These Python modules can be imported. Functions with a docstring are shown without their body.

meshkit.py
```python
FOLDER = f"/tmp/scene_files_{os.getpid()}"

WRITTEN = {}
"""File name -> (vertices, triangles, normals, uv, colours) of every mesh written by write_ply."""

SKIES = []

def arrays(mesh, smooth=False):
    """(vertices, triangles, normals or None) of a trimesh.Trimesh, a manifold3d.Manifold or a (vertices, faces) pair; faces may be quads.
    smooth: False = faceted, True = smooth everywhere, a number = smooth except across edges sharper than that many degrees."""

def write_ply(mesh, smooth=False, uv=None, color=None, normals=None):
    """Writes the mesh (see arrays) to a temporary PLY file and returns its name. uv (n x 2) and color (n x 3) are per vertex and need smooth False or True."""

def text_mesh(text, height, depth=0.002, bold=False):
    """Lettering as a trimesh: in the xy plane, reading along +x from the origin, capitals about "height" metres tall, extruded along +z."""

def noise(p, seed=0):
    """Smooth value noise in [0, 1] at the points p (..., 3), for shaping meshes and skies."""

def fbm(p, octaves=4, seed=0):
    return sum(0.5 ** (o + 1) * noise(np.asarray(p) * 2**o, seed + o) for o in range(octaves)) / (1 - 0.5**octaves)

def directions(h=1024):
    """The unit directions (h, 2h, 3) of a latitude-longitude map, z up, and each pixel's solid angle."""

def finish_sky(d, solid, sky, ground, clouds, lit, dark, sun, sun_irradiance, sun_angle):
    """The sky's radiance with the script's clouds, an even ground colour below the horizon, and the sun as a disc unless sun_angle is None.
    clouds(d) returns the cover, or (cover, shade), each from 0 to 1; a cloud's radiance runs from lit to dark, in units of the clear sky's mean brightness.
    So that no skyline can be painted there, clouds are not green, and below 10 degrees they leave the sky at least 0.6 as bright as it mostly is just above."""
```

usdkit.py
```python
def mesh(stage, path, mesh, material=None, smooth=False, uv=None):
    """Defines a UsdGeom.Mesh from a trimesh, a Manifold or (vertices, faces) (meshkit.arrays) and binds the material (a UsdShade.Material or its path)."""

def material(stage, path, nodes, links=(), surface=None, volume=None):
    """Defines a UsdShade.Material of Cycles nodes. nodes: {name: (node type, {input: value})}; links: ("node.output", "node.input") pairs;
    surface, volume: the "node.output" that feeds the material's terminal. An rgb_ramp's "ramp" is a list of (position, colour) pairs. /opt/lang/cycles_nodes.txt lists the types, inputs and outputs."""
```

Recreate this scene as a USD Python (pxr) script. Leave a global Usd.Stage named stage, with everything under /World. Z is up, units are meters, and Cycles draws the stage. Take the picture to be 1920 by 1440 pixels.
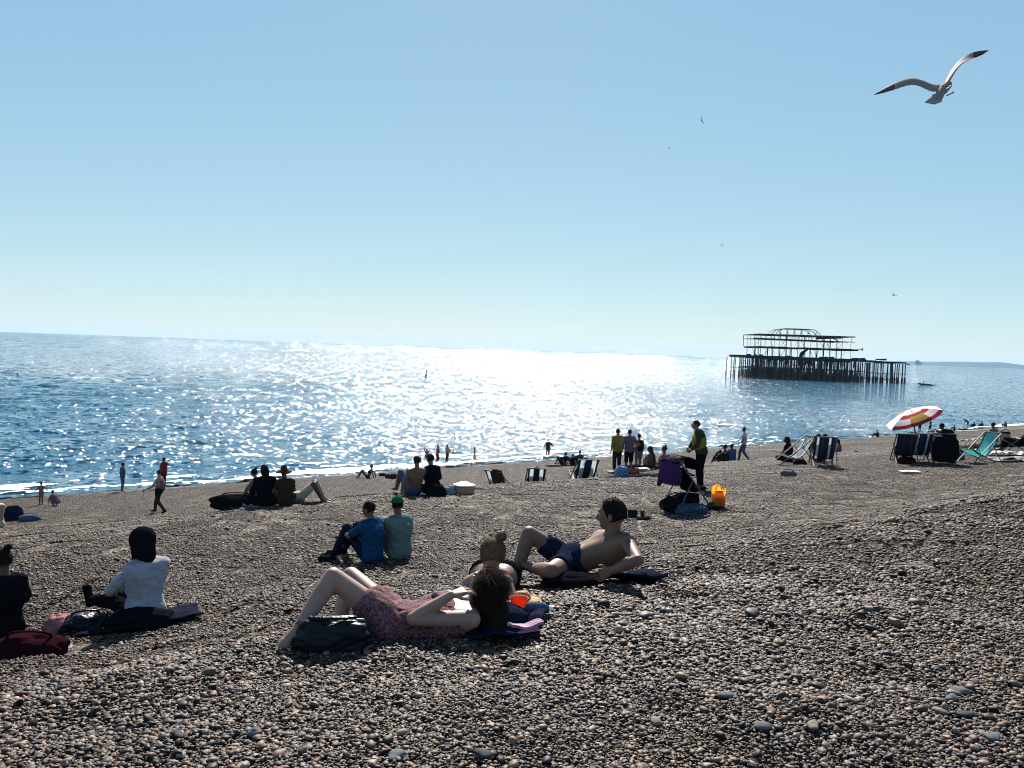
import math, random
import numpy as np, trimesh, manifold3d as m3
from scipy.interpolate import PchipInterpolator
from pxr import Usd, UsdGeom, UsdLux, UsdShade, Gf, Sdf, Vt
import usdkit, meshkit

EXPOSURE, SKY, SUN = 1.5, 0.06, 1.25
NPEB, WS1, WS2, WROUGH = 190000, 3.7, 0, 0.07
PEBV, REPORT = .26, False

stage = Usd.Stage.CreateInMemory()
UsdGeom.SetStageUpAxis(stage, 'Z')
WORLD = UsdGeom.Xform.Define(stage, '/World')
UsdGeom.Scope.Define(stage, '/World/Looks')
V = np.array

# ------------------------------------------------------------------ camera
FPX, CZ = 1600.0, 8.7
PITCH, ROLL = math.radians(2.31), math.radians(2.07)
FWD = V([0, math.cos(PITCH), -math.sin(PITCH)])
_r0, _u0 = V([1., 0, 0]), V([0, math.sin(PITCH), math.cos(PITCH)])
RIGHT = math.cos(ROLL) * _r0 + math.sin(ROLL) * _u0
UP = -math.sin(ROLL) * _r0 + math.cos(ROLL) * _u0
EYE = V([0, 0, CZ])
cam = UsdGeom.Camera.Define(stage, '/World/camera')
cam.AddTransformOp().Set(Gf.Matrix4d(*RIGHT, 0, *UP, 0, *(-FWD), 0, *EYE, 1))
cam.CreateHorizontalApertureAttr(36.0)
cam.CreateVerticalApertureAttr(27.0)
cam.CreateFocalLengthAttr(30.0)
cam.CreateClippingRangeAttr(Gf.Vec2f(0.05, 100000))
cam.CreateExposureAttr(EXPOSURE)

# ------------------------------------------------------------------ sky and sun
SUN_EL, SUN_AZ = math.radians(40), math.radians(-1.0)
sky = UsdLux.DomeLight.Define(stage, '/World/sky')
_k = 1 / (SKY * 2 ** EXPOSURE)
_nodes = {'s': ('sky_texture', {'sky_type': 'single_scattering', 'sun_disc': False, 'sun_elevation': SUN_EL, 'sun_rotation': SUN_AZ,
                                'altitude': 1500.0, 'air_density': 1.0, 'aerosol_density': .3, 'ozone_density': 3.0}),
          'sep': ('separate_color', {}), 'com': ('combine_color', {}), 'b': ('background_shader', {'strength': SKY})}
_links = [('s.color', 'sep.color'), ('com.color', 'b.color')]
for _c, _g, _a in (('r', .60, .785), ('g', .46, .865), ('b', .28, .865)):   # a colour grade of the whole sky: softer contrast, cooler
    _nodes['u' + _c] = ('math', {'math_type': 'multiply', 'value2': .1})
    _nodes['p' + _c] = ('math', {'math_type': 'power', 'value2': _g})
    _nodes['k' + _c] = ('math', {'math_type': 'multiply', 'value2': _a * _k})
    _links += [('sep.' + _c, f'u{_c}.value1'), (f'u{_c}.value', f'p{_c}.value1'), (f'p{_c}.value', f'k{_c}.value1'), (f'k{_c}.value', 'com.' + _c)]
skym = usdkit.material(stage, '/World/Looks/sky_look', _nodes, _links, surface='b.background')
UsdShade.MaterialBindingAPI.Apply(sky.GetPrim()).Bind(skym)
sun = UsdLux.DistantLight.Define(stage, '/World/sun')
sun.CreateIntensityAttr(SUN)
sun.CreateAngleAttr(0.53)
sun.CreateNormalizeAttr(True)
sun.CreateColorAttr(Gf.Vec3f(1.0, 0.95, 0.87))
_d = V([math.cos(SUN_EL) * math.sin(SUN_AZ), math.cos(SUN_EL) * math.cos(SUN_AZ), math.sin(SUN_EL)])
_x = np.cross([0, 0, 1.], _d); _x /= np.linalg.norm(_x); _y = np.cross(_d, _x)
sun.AddTransformOp().Set(Gf.Matrix4d(*_x, 0, *_y, 0, *_d, 0, 0, 0, 300, 1))

# ------------------------------------------------------------------ helpers
_names = {}


def numbered(name, parent='/World'):
    k = (parent, name)
    n = _names.get(k, 0)
    _names[k] = n + 1
    return name if n == 0 else f'{name}_{n:03d}'


def tag(p, label=None, cat=None, group=None, kind=None):
    p = p.GetPrim() if hasattr(p, 'GetPrim') else p
    for k, v in (('label', label), ('category', cat), ('group', group), ('kind', kind)):
        if v:
            p.SetCustomDataByKey(k, v)
    return p


def place(prim, loc, rz=0.0, scale=None):
    x = UsdGeom.Xformable(prim)
    x.ClearXformOpOrder()
    x.AddTranslateOp().Set(Gf.Vec3d(*map(float, loc)))
    if rz:
        x.AddRotateZOp().Set(float(rz))
    if scale:
        x.AddScaleOp().Set(Gf.Vec3f(*scale))


def thing(name, label, cat, loc=(0, 0, 0), rz=0, group=None):
    path = '/World/' + numbered(name)
    x = UsdGeom.Xform.Define(stage, path)
    place(x, loc, rz)
    tag(x, label, cat, group)
    return path


def obj(name, mesh, mat, parent='/World', smooth=False, label=None, kind=None, loc=None):
    path = parent + '/' + numbered(name, parent)
    m = usdkit.mesh(stage, path, mesh, M[mat] if isinstance(mat, str) else mat, smooth=smooth)
    if loc is not None:
        UsdGeom.Xformable(m).AddTranslateOp().Set(Gf.Vec3d(*map(float, loc)))
    tag(m, label, None, None, kind)
    return path


def cat(ms):
    ms = [tm(m) for m in ms]
    return trimesh.util.concatenate(ms)


def tm(m):
    if isinstance(m, m3.Manifold):
        a = m.to_mesh()
        return trimesh.Trimesh(a.vert_properties[:, :3], a.tri_verts, process=False)
    return m


def unit(v):
    v = np.asarray(v, float)
    return v / (np.linalg.norm(v) + 1e-12)


def ray(x, y):
    d = FWD + (x - 960) / FPX * RIGHT - (y - 720) / FPX * UP
    return d / d[1]


def at(x, y, Y):
    """The point seen at a photo pixel, at forward distance Y."""
    return EYE + ray(x, y) * Y


# ------------------------------------------------------------------ terrain profile: s = metres inland of the waterline
SA, SB = 0.8074, 65.1
SN = math.hypot(SA, 1)
_prof = PchipInterpolator([-3000, -60, -20, 0, 13, 16.5, 22, 26, 27.5, 31.4, 33, 34.5, 36.5, 40.3, 41.6, 43.5, 45.2, 46.5, 48.5, 52, 60, 90, 400],
                          [-30, -5.5, -2.4, 0, 1.28, 1.62, 2.60, 3.64, 4.02, 4.74, 5.09, 5.34, 5.50, 5.70, 5.82, 6.17, 6.66, 7.12, 7.30, 7.42, 7.8, 8.4, 9.0])


def s_of(X, Y):
    return (SA * X + SB - Y + 0.0006 * np.maximum(X - 25, 0) ** 2) / SN


def ground(X, Y):
    X, Y = np.asarray(X, float), np.asarray(Y, float)
    s = s_of(X, Y)
    d = np.hypot(X, Y)
    z = _prof(s)
    P = np.stack([X, Y, 0 * X], -1)
    near = 1 / (1 + (d / 22) ** 3)
    fine = 1 / (1 + (d / 9) ** 4)
    w = np.clip(s / 8, 0, 1)
    z = z + np.interp(X, [-7, -6.2, -5.2, 0, 3, 7, 16, 30], [-.05, -.02, .12, .10, 0, -.20, -.05, 0]) * np.exp(-((s - 33.8) / 3.0) ** 2)
    z = z - .42 * np.exp(-((s - 30.6) / 1.7) ** 2) * np.interp(X, [-3.5, -1, 3.2, 5], [0, 1, 1, 0])
    z = z + w * ((meshkit.fbm(P / 2.3, 2, 5) - .5) * .10 * near + (meshkit.noise(P / .55, 9) - .5) * .085 * near + (meshkit.noise(P / .24, 19) - .5) * .03 * fine
                 + (meshkit.fbm(P / 9, 2, 3) - .5) * .25 * np.clip(d / 15, 0, 1))
    return z


def hit(x, y):
    """Where the sight line through a photo pixel meets the beach."""
    d = ray(x, y)
    t = np.concatenate([np.arange(1.5, 30, .05), np.arange(30, 250, .25)])
    p = EYE + t[:, None] * d
    below = np.nonzero(p[:, 2] < ground(p[:, 0], p[:, 1]))[0]
    if not len(below):
        return p[-1]
    i = max(below[0], 1)
    lo, hi = t[i - 1], t[i]
    for _ in range(20):
        m = (lo + hi) / 2
        q = EYE + m * d
        if q[2] < ground(q[0], q[1]):
            hi = m
        else:
            lo = m
    q = EYE + hi * d
    return V([q[0], q[1], float(ground(q[0], q[1]))])


def under_top(x, ytop, h):
    """The nearest point of the beach, in a photo column, where something h metres tall reaches up to row ytop."""
    for Y in np.arange(26, 160, .1):
        X = ray(x, ytop)[0] * Y
        g = float(ground(X, Y))
        if g + h > CZ + ray(x, ytop)[2] * Y:
            return V([X, Y, g])


def on(X, Y, up=0.0):
    return V([X, Y, float(ground(X, Y)) + up])


# ------------------------------------------------------------------ materials
M = {}


def plain(name, col, rough=.6, var=.12, scale=30, spec=.5, metal=0, bump=0, sheen=0):
    nodes = {'tc': ('geometry', {}), 'n': ('noise_texture', {'scale': scale, 'detail': 4}),
             'r': ('rgb_ramp', {'ramp': [(.25, tuple(c * (1 - var) for c in col)), (.75, tuple(min(c * (1 + var), 1) for c in col))]}),
             'p': ('principled_bsdf', {'roughness': rough, 'specular_ior_level': spec, 'metallic': metal, 'sheen_weight': sheen})}
    links = [('tc.position', 'n.vector'), ('n.fac', 'r.fac'), ('r.color', 'p.base_color')]
    if bump:
        nodes['b'] = ('bump', {'strength': bump, 'distance': .01})
        links += [('n.fac', 'b.height'), ('b.normal', 'p.normal')]
    M[name] = usdkit.material(stage, '/World/Looks/' + name, nodes, links, surface='p.BSDF')
    return name
# pebble colours: linear base colours of flint shingle
PEB = [tuple(c * PEBV * t for c, t in zip(p, (1.28, .95, .78))) for p in [(.022, .020, .024), (.05, .034, .028), (.15, .115, .078), (.235, .19, .14), (.12, .115, .125), (.36, .32, .26), (.17, .09, .065), (.06, .064, .08), (.42, .40, .36), (.055, .042, .033), (.21, .17, .11), (.52, .50, .46)]]
PEBP = [(i + .5) / len(PEB) for i in range(len(PEB))]


def pebble_look(name, source, spec=.22):
    """source: node output giving a number 0..1 per pebble."""
    nodes = {'oi': ('object_info', {}), 'at': ('attribute', {'attribute': 'tone'}), 'geo': ('geometry', {}),
             'r': ('rgb_ramp', {'ramp': list(zip(PEBP, PEB)), 'interpolate': False}),
             'n': ('noise_texture', {'scale': 90, 'detail': 3}), 'nr': ('map_range', {'from_min': .3, 'from_max': .7, 'to_min': .6, 'to_max': 1.35}),
             'm': ('mix', {'mix_type': 'multiply', 'fac': 1.0}), 'p': ('principled_bsdf', {'roughness': .62, 'specular_ior_level': spec})}
    links = [(source, 'r.fac'), ('geo.position', 'n.vector'), ('n.fac', 'nr.value'), ('r.color', 'm.color1'), ('nr.result', 'm.color2'), ('m.color', 'p.base_color')]
    M[name] = usdkit.material(stage, '/World/Looks/' + name, nodes, links, surface='p.BSDF')


pebble_look('pebble', 'oi.random')
pebble_look('pebble_patch', 'at.fac', .18)

# the bare shingle sheet: fine gravel tones, with voronoi stones as relief for where single stones can no longer be told apart
M['shingle'] = usdkit.material(stage, '/World/Looks/shingle', {
    'g': ('geometry', {}), 'v': ('voronoi_texture', {'scale': 22}), 'sv': ('separate_color', {}),
    'r': ('rgb_ramp', {'ramp': [(0, (.018, .015, .013)), (.35, (.045, .036, .029)), (.7, (.08, .066, .052)), (.93, (.13, .112, .092)), (1, (.3, .28, .25))]}),
    'n': ('noise_texture', {'scale': .35, 'detail': 5, 'roughness': .6}), 'nr': ('map_range', {'from_min': .3, 'from_max': .7, 'to_min': .78, 'to_max': 1.2}),
    'm': ('mix', {'mix_type': 'multiply', 'fac': 1.0}),
    'b': ('bump', {'strength': .9, 'distance': .03, 'invert': True}), 'p': ('principled_bsdf', {'roughness': .9, 'specular_ior_level': .1})},
    [('g.position', 'v.vector'), ('g.position', 'n.vector'), ('v.color', 'sv.color'), ('sv.r', 'r.fac'), ('n.fac', 'nr.value'), ('r.color', 'm.color1'), ('nr.result', 'm.color2'),
     ('m.color', 'p.base_color'), ('v.distance', 'b.height'), ('b.normal', 'p.normal')], surface='p.BSDF')

# ------------------------------------------------------------------ beach
rng = np.random.default_rng(7)
xs = np.concatenate([np.arange(-160, -14, 2.0), np.arange(-14, -4.5, .25), np.arange(-4.5, 4.5, .06), np.arange(4.5, 20, .25), np.arange(20, 420, 2.5)])
ys = np.concatenate([np.arange(-40, 0, 2.0), np.arange(0, 2, .25), np.arange(2, 9, .06), np.arange(9, 22, .16), np.arange(22, 60, .6), np.arange(60, 420, 2.5)])
GX, GY = np.meshgrid(xs, ys, indexing='ij')
GZ = ground(GX, GY)
GZ = GZ - .018 * np.clip((16 - np.hypot(GX, GY)) / 3, 0, 1)
nx, ny = GX.shape
idx = np.arange(nx * ny).reshape(nx, ny)
quads = np.stack([idx[:-1, :-1], idx[1:, :-1], idx[1:, 1:], idx[:-1, 1:]], -1).reshape(-1, 4)
verts = np.stack([GX, GY, GZ], -1).reshape(-1, 3)
ss = s_of(verts[:, 0], verts[:, 1])
keep = (ss[quads] > -40).any(1)
used, inv = np.unique(quads[keep], return_inverse=True)
BEACH = '/World/' + numbered('shingle_beach')
UsdGeom.Xform.Define(stage, BEACH)
tag(stage.GetPrimAtPath(BEACH), 'sloping brown shingle beach running down to the sea', None, None, 'structure')
obj('shingle_ground', (verts[used], inv.reshape(-1, 4)), 'shingle', BEACH, smooth=True)


def pebble_mesh(seed, sub=1):
    r = np.random.default_rng(seed)
    m = trimesh.creation.icosphere(sub)
    v = m.vertices * [1, r.uniform(.55, .92), r.uniform(.36, .62)]
    v *= 1 + (meshkit.noise(v * 1.3 + seed * 7.1, seed)[:, None] - .5) * .75
    v *= 1 + .10 * np.sin(v @ r.normal(size=3) * 2 + r.uniform(0, 6))[:, None]
    v -= v.mean(0)
    return v, np.array(m.faces)


def rot_z_tilt(r, n):
    """Random yaw with a random tilt, as quaternions (w, x, y, z)."""
    yaw, ax, t = r.uniform(0, 2 * np.pi, n), r.uniform(0, 2 * np.pi, n), np.abs(r.normal(0, .38, n))
    qy = np.stack([np.cos(yaw / 2), 0 * yaw, 0 * yaw, np.sin(yaw / 2)], 1)
    qt = np.stack([np.cos(t / 2), np.sin(t / 2) * np.cos(ax), np.sin(t / 2) * np.sin(ax), 0 * t], 1)
    w = qt[:, 0] * qy[:, 0] - qt[:, 3] * qy[:, 3]
    x = qt[:, 1] * qy[:, 0] + qt[:, 2] * qy[:, 3]
    y = qt[:, 2] * qy[:, 0] - qt[:, 1] * qy[:, 3]
    z = qt[:, 0] * qy[:, 3] + qt[:, 3] * qy[:, 0]
    return np.stack([w, x, y, z], 1)


def qmat(q):
    w, x, y, z = q.T
    return np.stack([np.stack([1 - 2 * (y * y + z * z), 2 * (x * y - w * z), 2 * (x * z + w * y)], -1),
                     np.stack([2 * (x * y + w * z), 1 - 2 * (x * x + z * z), 2 * (y * z - w * x)], -1),
                     np.stack([2 * (x * z - w * y), 2 * (y * z + w * x), 1 - 2 * (x * x + y * y)], -1)], -2)


# near field: every pebble its own instance
NEAR = 6.2
N = NPEB
r = np.sqrt(rng.uniform(2.0 ** 2, NEAR ** 2, N))
a = rng.uniform(-.66, .66, N)
px, py = r * np.sin(a), r * np.cos(a)
size = np.clip(rng.lognormal(math.log(.0068), .47, N), .0035, .024)
size *= np.where(rng.random(N) < .008, 1.9, 1)
patch = meshkit.noise(np.stack([px, py, 0 * px], -1) / .8, 31)
size *= .8 + .45 * patch
pz = ground(px, py) + rng.uniform(-.7, .55, N) * size
q = rot_z_tilt(rng, N)
show = size / r
order = np.argsort(-show)
big = order[:300]
rest = order[300:]
PBL = UsdGeom.PointInstancer.Define(stage, BEACH + '/pebbles')
tag(PBL, None, None, None, 'stuff')
NP = 7
paths = []
for k in range(NP):
    v, f = pebble_mesh(k, 2 if k == 0 else 1)
    pp = f'{BEACH}/pebbles/Prototypes/pebble_{k + 1:03d}'
    usdkit.mesh(stage, pp, (v, f), M['pebble'], smooth=True)
    paths.append(pp)
PBL.CreatePrototypesRel().SetTargets([Sdf.Path(x) for x in paths])
PBL.CreateProtoIndicesAttr(Vt.IntArray.FromNumpy(rng.integers(0, NP, len(rest)).astype(np.int32)))
PBL.CreatePositionsAttr(Vt.Vec3fArray.FromNumpy(np.stack([px, py, pz], 1)[rest].astype(np.float32)))
qq = q[rest]
PBL.CreateOrientationsAttr(Vt.QuathArray([Gf.Quath(float(w), float(x), float(y), float(z)) for w, x, y, z in qq]))
PBL.CreateScalesAttr(Vt.Vec3fArray.FromNumpy(np.repeat(size[rest][:, None], 3, 1).astype(np.float32)))
Rm = qmat(q[big])
for j, i in enumerate(big):
    v, f = pebble_mesh(100 + j % 24, 2)
    obj('pebble', ((v * size[i]) @ Rm[j].T + [px[i], py[i], pz[i]], f), 'pebble', BEACH, smooth=True)

# middle field: patches of many pebbles
CELL = .75
protos = []
for k in range(5):
    r_ = np.random.default_rng(50 + k)
    n = 1500
    vs, fs, tones, o = [], [], [], 0
    for j in range(n):
        v, f = pebble_mesh(int(r_.integers(0, 40)), 1 if k < 2 else 0)
        sz = float(np.clip(r_.lognormal(math.log(.0100), .44), .005, .034))
        R_ = qmat(rot_z_tilt(r_, 1))[0]
        c = [r_.uniform(-.5, .5) * CELL * 1.06, r_.uniform(-.5, .5) * CELL * 1.06, r_.uniform(-.5, .6) * sz]
        vs.append((v * sz) @ R_.T + c); fs.append(f + o); o += len(v)
        tones += [r_.random()] * len(v)
    protos.append((np.vstack(vs), np.vstack(fs), tones))
cx, cy = np.meshgrid(np.arange(-34, 80, CELL), np.arange(5, 112, CELL))
cx, cy = cx.ravel(), cy.ravel()
dd = np.hypot(cx, cy)
ok = (dd > NEAR - .4) & (np.abs(np.arctan2(cx, cy)) < .68) & (s_of(cx, cy) > 1.0) & (s_of(cx, cy) < 56)
cx, cy = cx[ok] + rng.uniform(-.04, .04, ok.sum()), cy[ok] + rng.uniform(-.04, .04, ok.sum())
cz = ground(cx, cy)
e = .3
nrm = np.stack([-(ground(cx + e, cy) - ground(cx - e, cy)) / (2 * e), -(ground(cx, cy + e) - ground(cx, cy - e)) / (2 * e), np.ones_like(cx)], 1)
nrm /= np.linalg.norm(nrm, axis=1, keepdims=True)
yaw = rng.integers(0, 4, len(cx)) * np.pi / 2 + rng.uniform(-.12, .12, len(cx))
qy = np.stack([np.cos(yaw / 2), 0 * yaw, 0 * yaw, np.sin(yaw / 2)], 1)
qt = np.stack([1 + nrm[:, 2], -nrm[:, 1], nrm[:, 0], 0 * yaw], 1)
qt /= np.linalg.norm(qt, axis=1, keepdims=True)
w = qt[:, 0] * qy[:, 0] - qt[:, 3] * qy[:, 3]
x = qt[:, 1] * qy[:, 0] + qt[:, 2] * qy[:, 3]
y = qt[:, 2] * qy[:, 0] - qt[:, 1] * qy[:, 3]
z = qt[:, 0] * qy[:, 3] + qt[:, 3] * qy[:, 0]
PI2 = UsdGeom.PointInstancer.Define(stage, BEACH + '/distant_pebbles')
tag(PI2, None, None, None, 'stuff')
paths = []
for k, (v, f, tones) in enumerate(protos):
    pp = f'{BEACH}/distant_pebbles/Prototypes/pebble_patch_{k + 1:03d}'
    m = usdkit.mesh(stage, pp, (v, f), M['pebble_patch'], smooth=True)
    UsdGeom.PrimvarsAPI(m).CreatePrimvar('tone', Sdf.ValueTypeNames.FloatArray, 'vertex').Set(Vt.FloatArray(tones))
    paths.append(pp)
PI2.CreatePrototypesRel().SetTargets([Sdf.Path(x_) for x_ in paths])
PI2.CreateProtoIndicesAttr(Vt.IntArray.FromNumpy(rng.integers(0, 5, len(cx)).astype(np.int32)))
PI2.CreatePositionsAttr(Vt.Vec3fArray.FromNumpy(np.stack([cx, cy, cz], 1).astype(np.float32)))
PI2.CreateOrientationsAttr(Vt.QuathArray([Gf.Quath(*map(float, t)) for t in np.stack([w, x, y, z], 1)]))
PI2.CreateScalesAttr(Vt.Vec3fArray.FromNumpy(np.ones((len(cx), 3), np.float32)))

# ------------------------------------------------------------------ sea
_sn = (SA / SN, -1 / SN, 0)
M['water'] = usdkit.material(stage, '/World/Looks/water', {
    'g': ('geometry', {}), 'dp': ('vector_math', {'math_type': 'dot_product', 'vector2': _sn}),
    'wa': ('map_range', {'from_min': SB / SN * -1 - 45, 'from_max': SB / SN * -1 - 150, 'to_min': 0, 'to_max': 1, 'clamp': True}),
    'wb': ('map_range', {'from_min': SB / SN * -1 - 260, 'from_max': SB / SN * -1 - 900, 'to_min': 0, 'to_max': 1, 'clamp': True}),
    'n1': ('noise_texture', {'scale': 1.7, 'detail': 3, 'roughness': .6, 'distortion': .3}),
    'n2': ('noise_texture', {'scale': .6, 'detail': 2, 'roughness': .6, 'distortion': .3}),
    'n4': ('noise_texture', {'scale': .12, 'detail': 2, 'roughness': .65, 'distortion': .3}),
    'n3': ('noise_texture', {'scale': .05, 'detail': 3}), 'gust': ('map_range', {'from_min': .35, 'from_max': .65, 'to_min': .72, 'to_max': 1.2}),
    'sh': ('map_range', {'from_min': 0, 'from_max': 1, 'to_min': .92, 'to_max': 1.04}), 'gs': ('math', {'math_type': 'multiply'}), 'ma': ('mix', {}), 'mb': ('mix', {}),
    'c1': ('vector_math', {'math_type': 'subtract', 'vector2': (.5, .5, .5)}),
    's1': ('vector_math', {'math_type': 'multiply', 'vector2': (WS1, WS1, 0)}),
    'sg': ('vector_math', {'math_type': 'scale'}), 'an': ('vector_math', {'math_type': 'add'}), 'no': ('vector_math', {'math_type': 'normalize'}),
    'p': ('principled_bsdf', {'base_color': (.017, .066, .112), 'roughness': WROUGH, 'ior': 1.33, 'specular_ior_level': .5})},
    [('g.position', 'dp.vector1'), ('dp.value', 'wa.value'), ('dp.value', 'wb.value'), ('g.position', 'n1.vector'), ('g.position', 'n2.vector'), ('g.position', 'n3.vector'), ('g.position', 'n4.vector'),
     ('wa.result', 'ma.fac'), ('n1.color', 'ma.color1'), ('n2.color', 'ma.color2'), ('wb.result', 'mb.fac'), ('ma.color', 'mb.color1'), ('n4.color', 'mb.color2'),
     ('mb.color', 'c1.vector1'), ('c1.vector', 's1.vector1'), ('s1.vector', 'sg.vector1'), ('n3.fac', 'gust.value'), ('gust.result', 'gs.value1'), ('wa.result', 'sh.value'), ('sh.result', 'gs.value2'), ('gs.value', 'sg.scale'),
     ('sg.vector', 'an.vector1'), ('g.normal', 'an.vector2'), ('an.vector', 'no.vector1'), ('no.vector', 'p.normal')], surface='p.BSDF')
ud = unit([SA, -1, 0])           # inland
ul = V([1, SA, 0]) / SN          # along the shore, to the right


def shore(s, t):
    """World x, y of a point s metres inland of the waterline and t metres along it."""
    Y0 = SB
    X = ul[0] * t + ud[0] * s
    return X, SB + ul[1] * t + ud[1] * s


_wr = np.random.default_rng(3)
NW = 46
_lam = np.exp(_wr.uniform(math.log(1.6), math.log(13), NW))
_ang = _wr.normal(0, .55, NW)
_k = (2 * np.pi / _lam)[:, None] * np.stack([ud[0] * np.cos(_ang) - ud[1] * np.sin(_ang), ud[0] * np.sin(_ang) + ud[1] * np.cos(_ang)], 1)
_amp = .0040 * _lam ** .85
_ph = _wr.uniform(0, 6.28, NW)


def sea_z(X, Y, cell):
    z = np.zeros_like(X)
    for k_, a_, p_, l_ in zip(_k, _amp, _ph, _lam):
        z += a_ * np.clip(l_ / (3.5 * cell) - .6, 0, 1) * np.sin(k_[0] * X + k_[1] * Y + p_)
    g = meshkit.noise(np.stack([X, Y, 0 * X], -1) / 19, 77)
    return z * (.55 + .9 * g)


def sea_grid(sv, tv):
    S, T = np.meshgrid(sv, tv, indexing='ij')
    X, Y = shore(S, T)
    cs = np.gradient(sv)[:, None] * np.ones_like(T)
    ct = np.gradient(tv)[None, :] * np.ones_like(S)
    Z = sea_z(X, Y, np.maximum(np.abs(cs), np.abs(ct))) * np.clip((-S + 2) / 14, .12, 1)
    n, m = X.shape
    I = np.arange(n * m).reshape(n, m)
    f = np.stack([I[:-1, :-1], I[:-1, 1:], I[1:, 1:], I[1:, :-1]], -1).reshape(-1, 4)
    return np.stack([X, Y, Z], -1).reshape(-1, 3), f


def grow(a, step, rate, end):
    out = [a]
    while abs(out[-1]) < abs(end):
        out.append(out[-1] + step)
        step *= rate
    return np.array(out)


sv = np.concatenate([np.arange(2.5, -95, -.42), grow(-95, -.42, 1.03, -13000)])
tv = np.concatenate([-grow(60, .45, 1.05, 13000)[::-1], np.arange(-59.7, 110, .45), grow(110, .45, 1.05, 13000)])
sea = obj('sea', sea_grid(sv, tv), 'water', smooth=True)
tag(stage.GetPrimAtPath(sea), 'glittering blue sea with small waves in the sun', None, None, 'structure')
# ------------------------------------------------------------------ people
plain('skin_fair', (.205, .115, .085), .55, .16, 9, .28)
plain('skin_tan', (.112, .057, .036), .55, .18, 9, .28)
plain('skin_brown', (.055, .028, .018), .5, .08, 14, .35)
plain('hair_dark', (.008, .006, .005), .75, .4, 60, .05, bump=.4)
plain('hair_brown', (.022, .013, .008), .7, .4, 60, .06, bump=.4)
plain('hair_blonde', (.085, .05, .026), .65, .4, 60, .08, bump=.4)
plain('hair_grey', (.2, .19, .18), .5, .3, 60, .3)
for n_, c_ in dict(cloth_black=(.012, .012, .015), cloth_navy=(.018, .024, .05), cloth_charcoal=(.035, .036, .042), cloth_white=(.50, .50, .54), cloth_cream=(.62, .56, .36),
                   cloth_blue=(.017, .085, .175), cloth_sage=(.19, .26, .235), cloth_maroon=(.036, .009, .015), cloth_red=(.30, .03, .03), cloth_pink=(.50, .22, .22), cloth_yellow=(.28, .25, .05),
                   cloth_olive=(.06, .06, .03), cloth_grey=(.17, .16, .18), cloth_mauve=(.20, .13, .15), cloth_denim=(.05, .09, .17), cloth_green=(.02, .15, .06), cloth_purple=(.085, .03, .12),
                   cloth_orange=(.6, .16, .02), cloth_brown=(.07, .04, .025), cloth_slate=(.09, .12, .2), cloth_salmon=(.5, .12, .08), cloth_straw=(.30, .2, .11), cloth_lightblue=(.2, .32, .5)).items():
    plain(n_, tuple(x * .48 for x in c_), .9, .14, 45, .0, bump=.25)
plain('eye_white', (.3, .28, .27), .3, .02)
plain('eye_dark', (.02, .012, .008), .15, .02)
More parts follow.
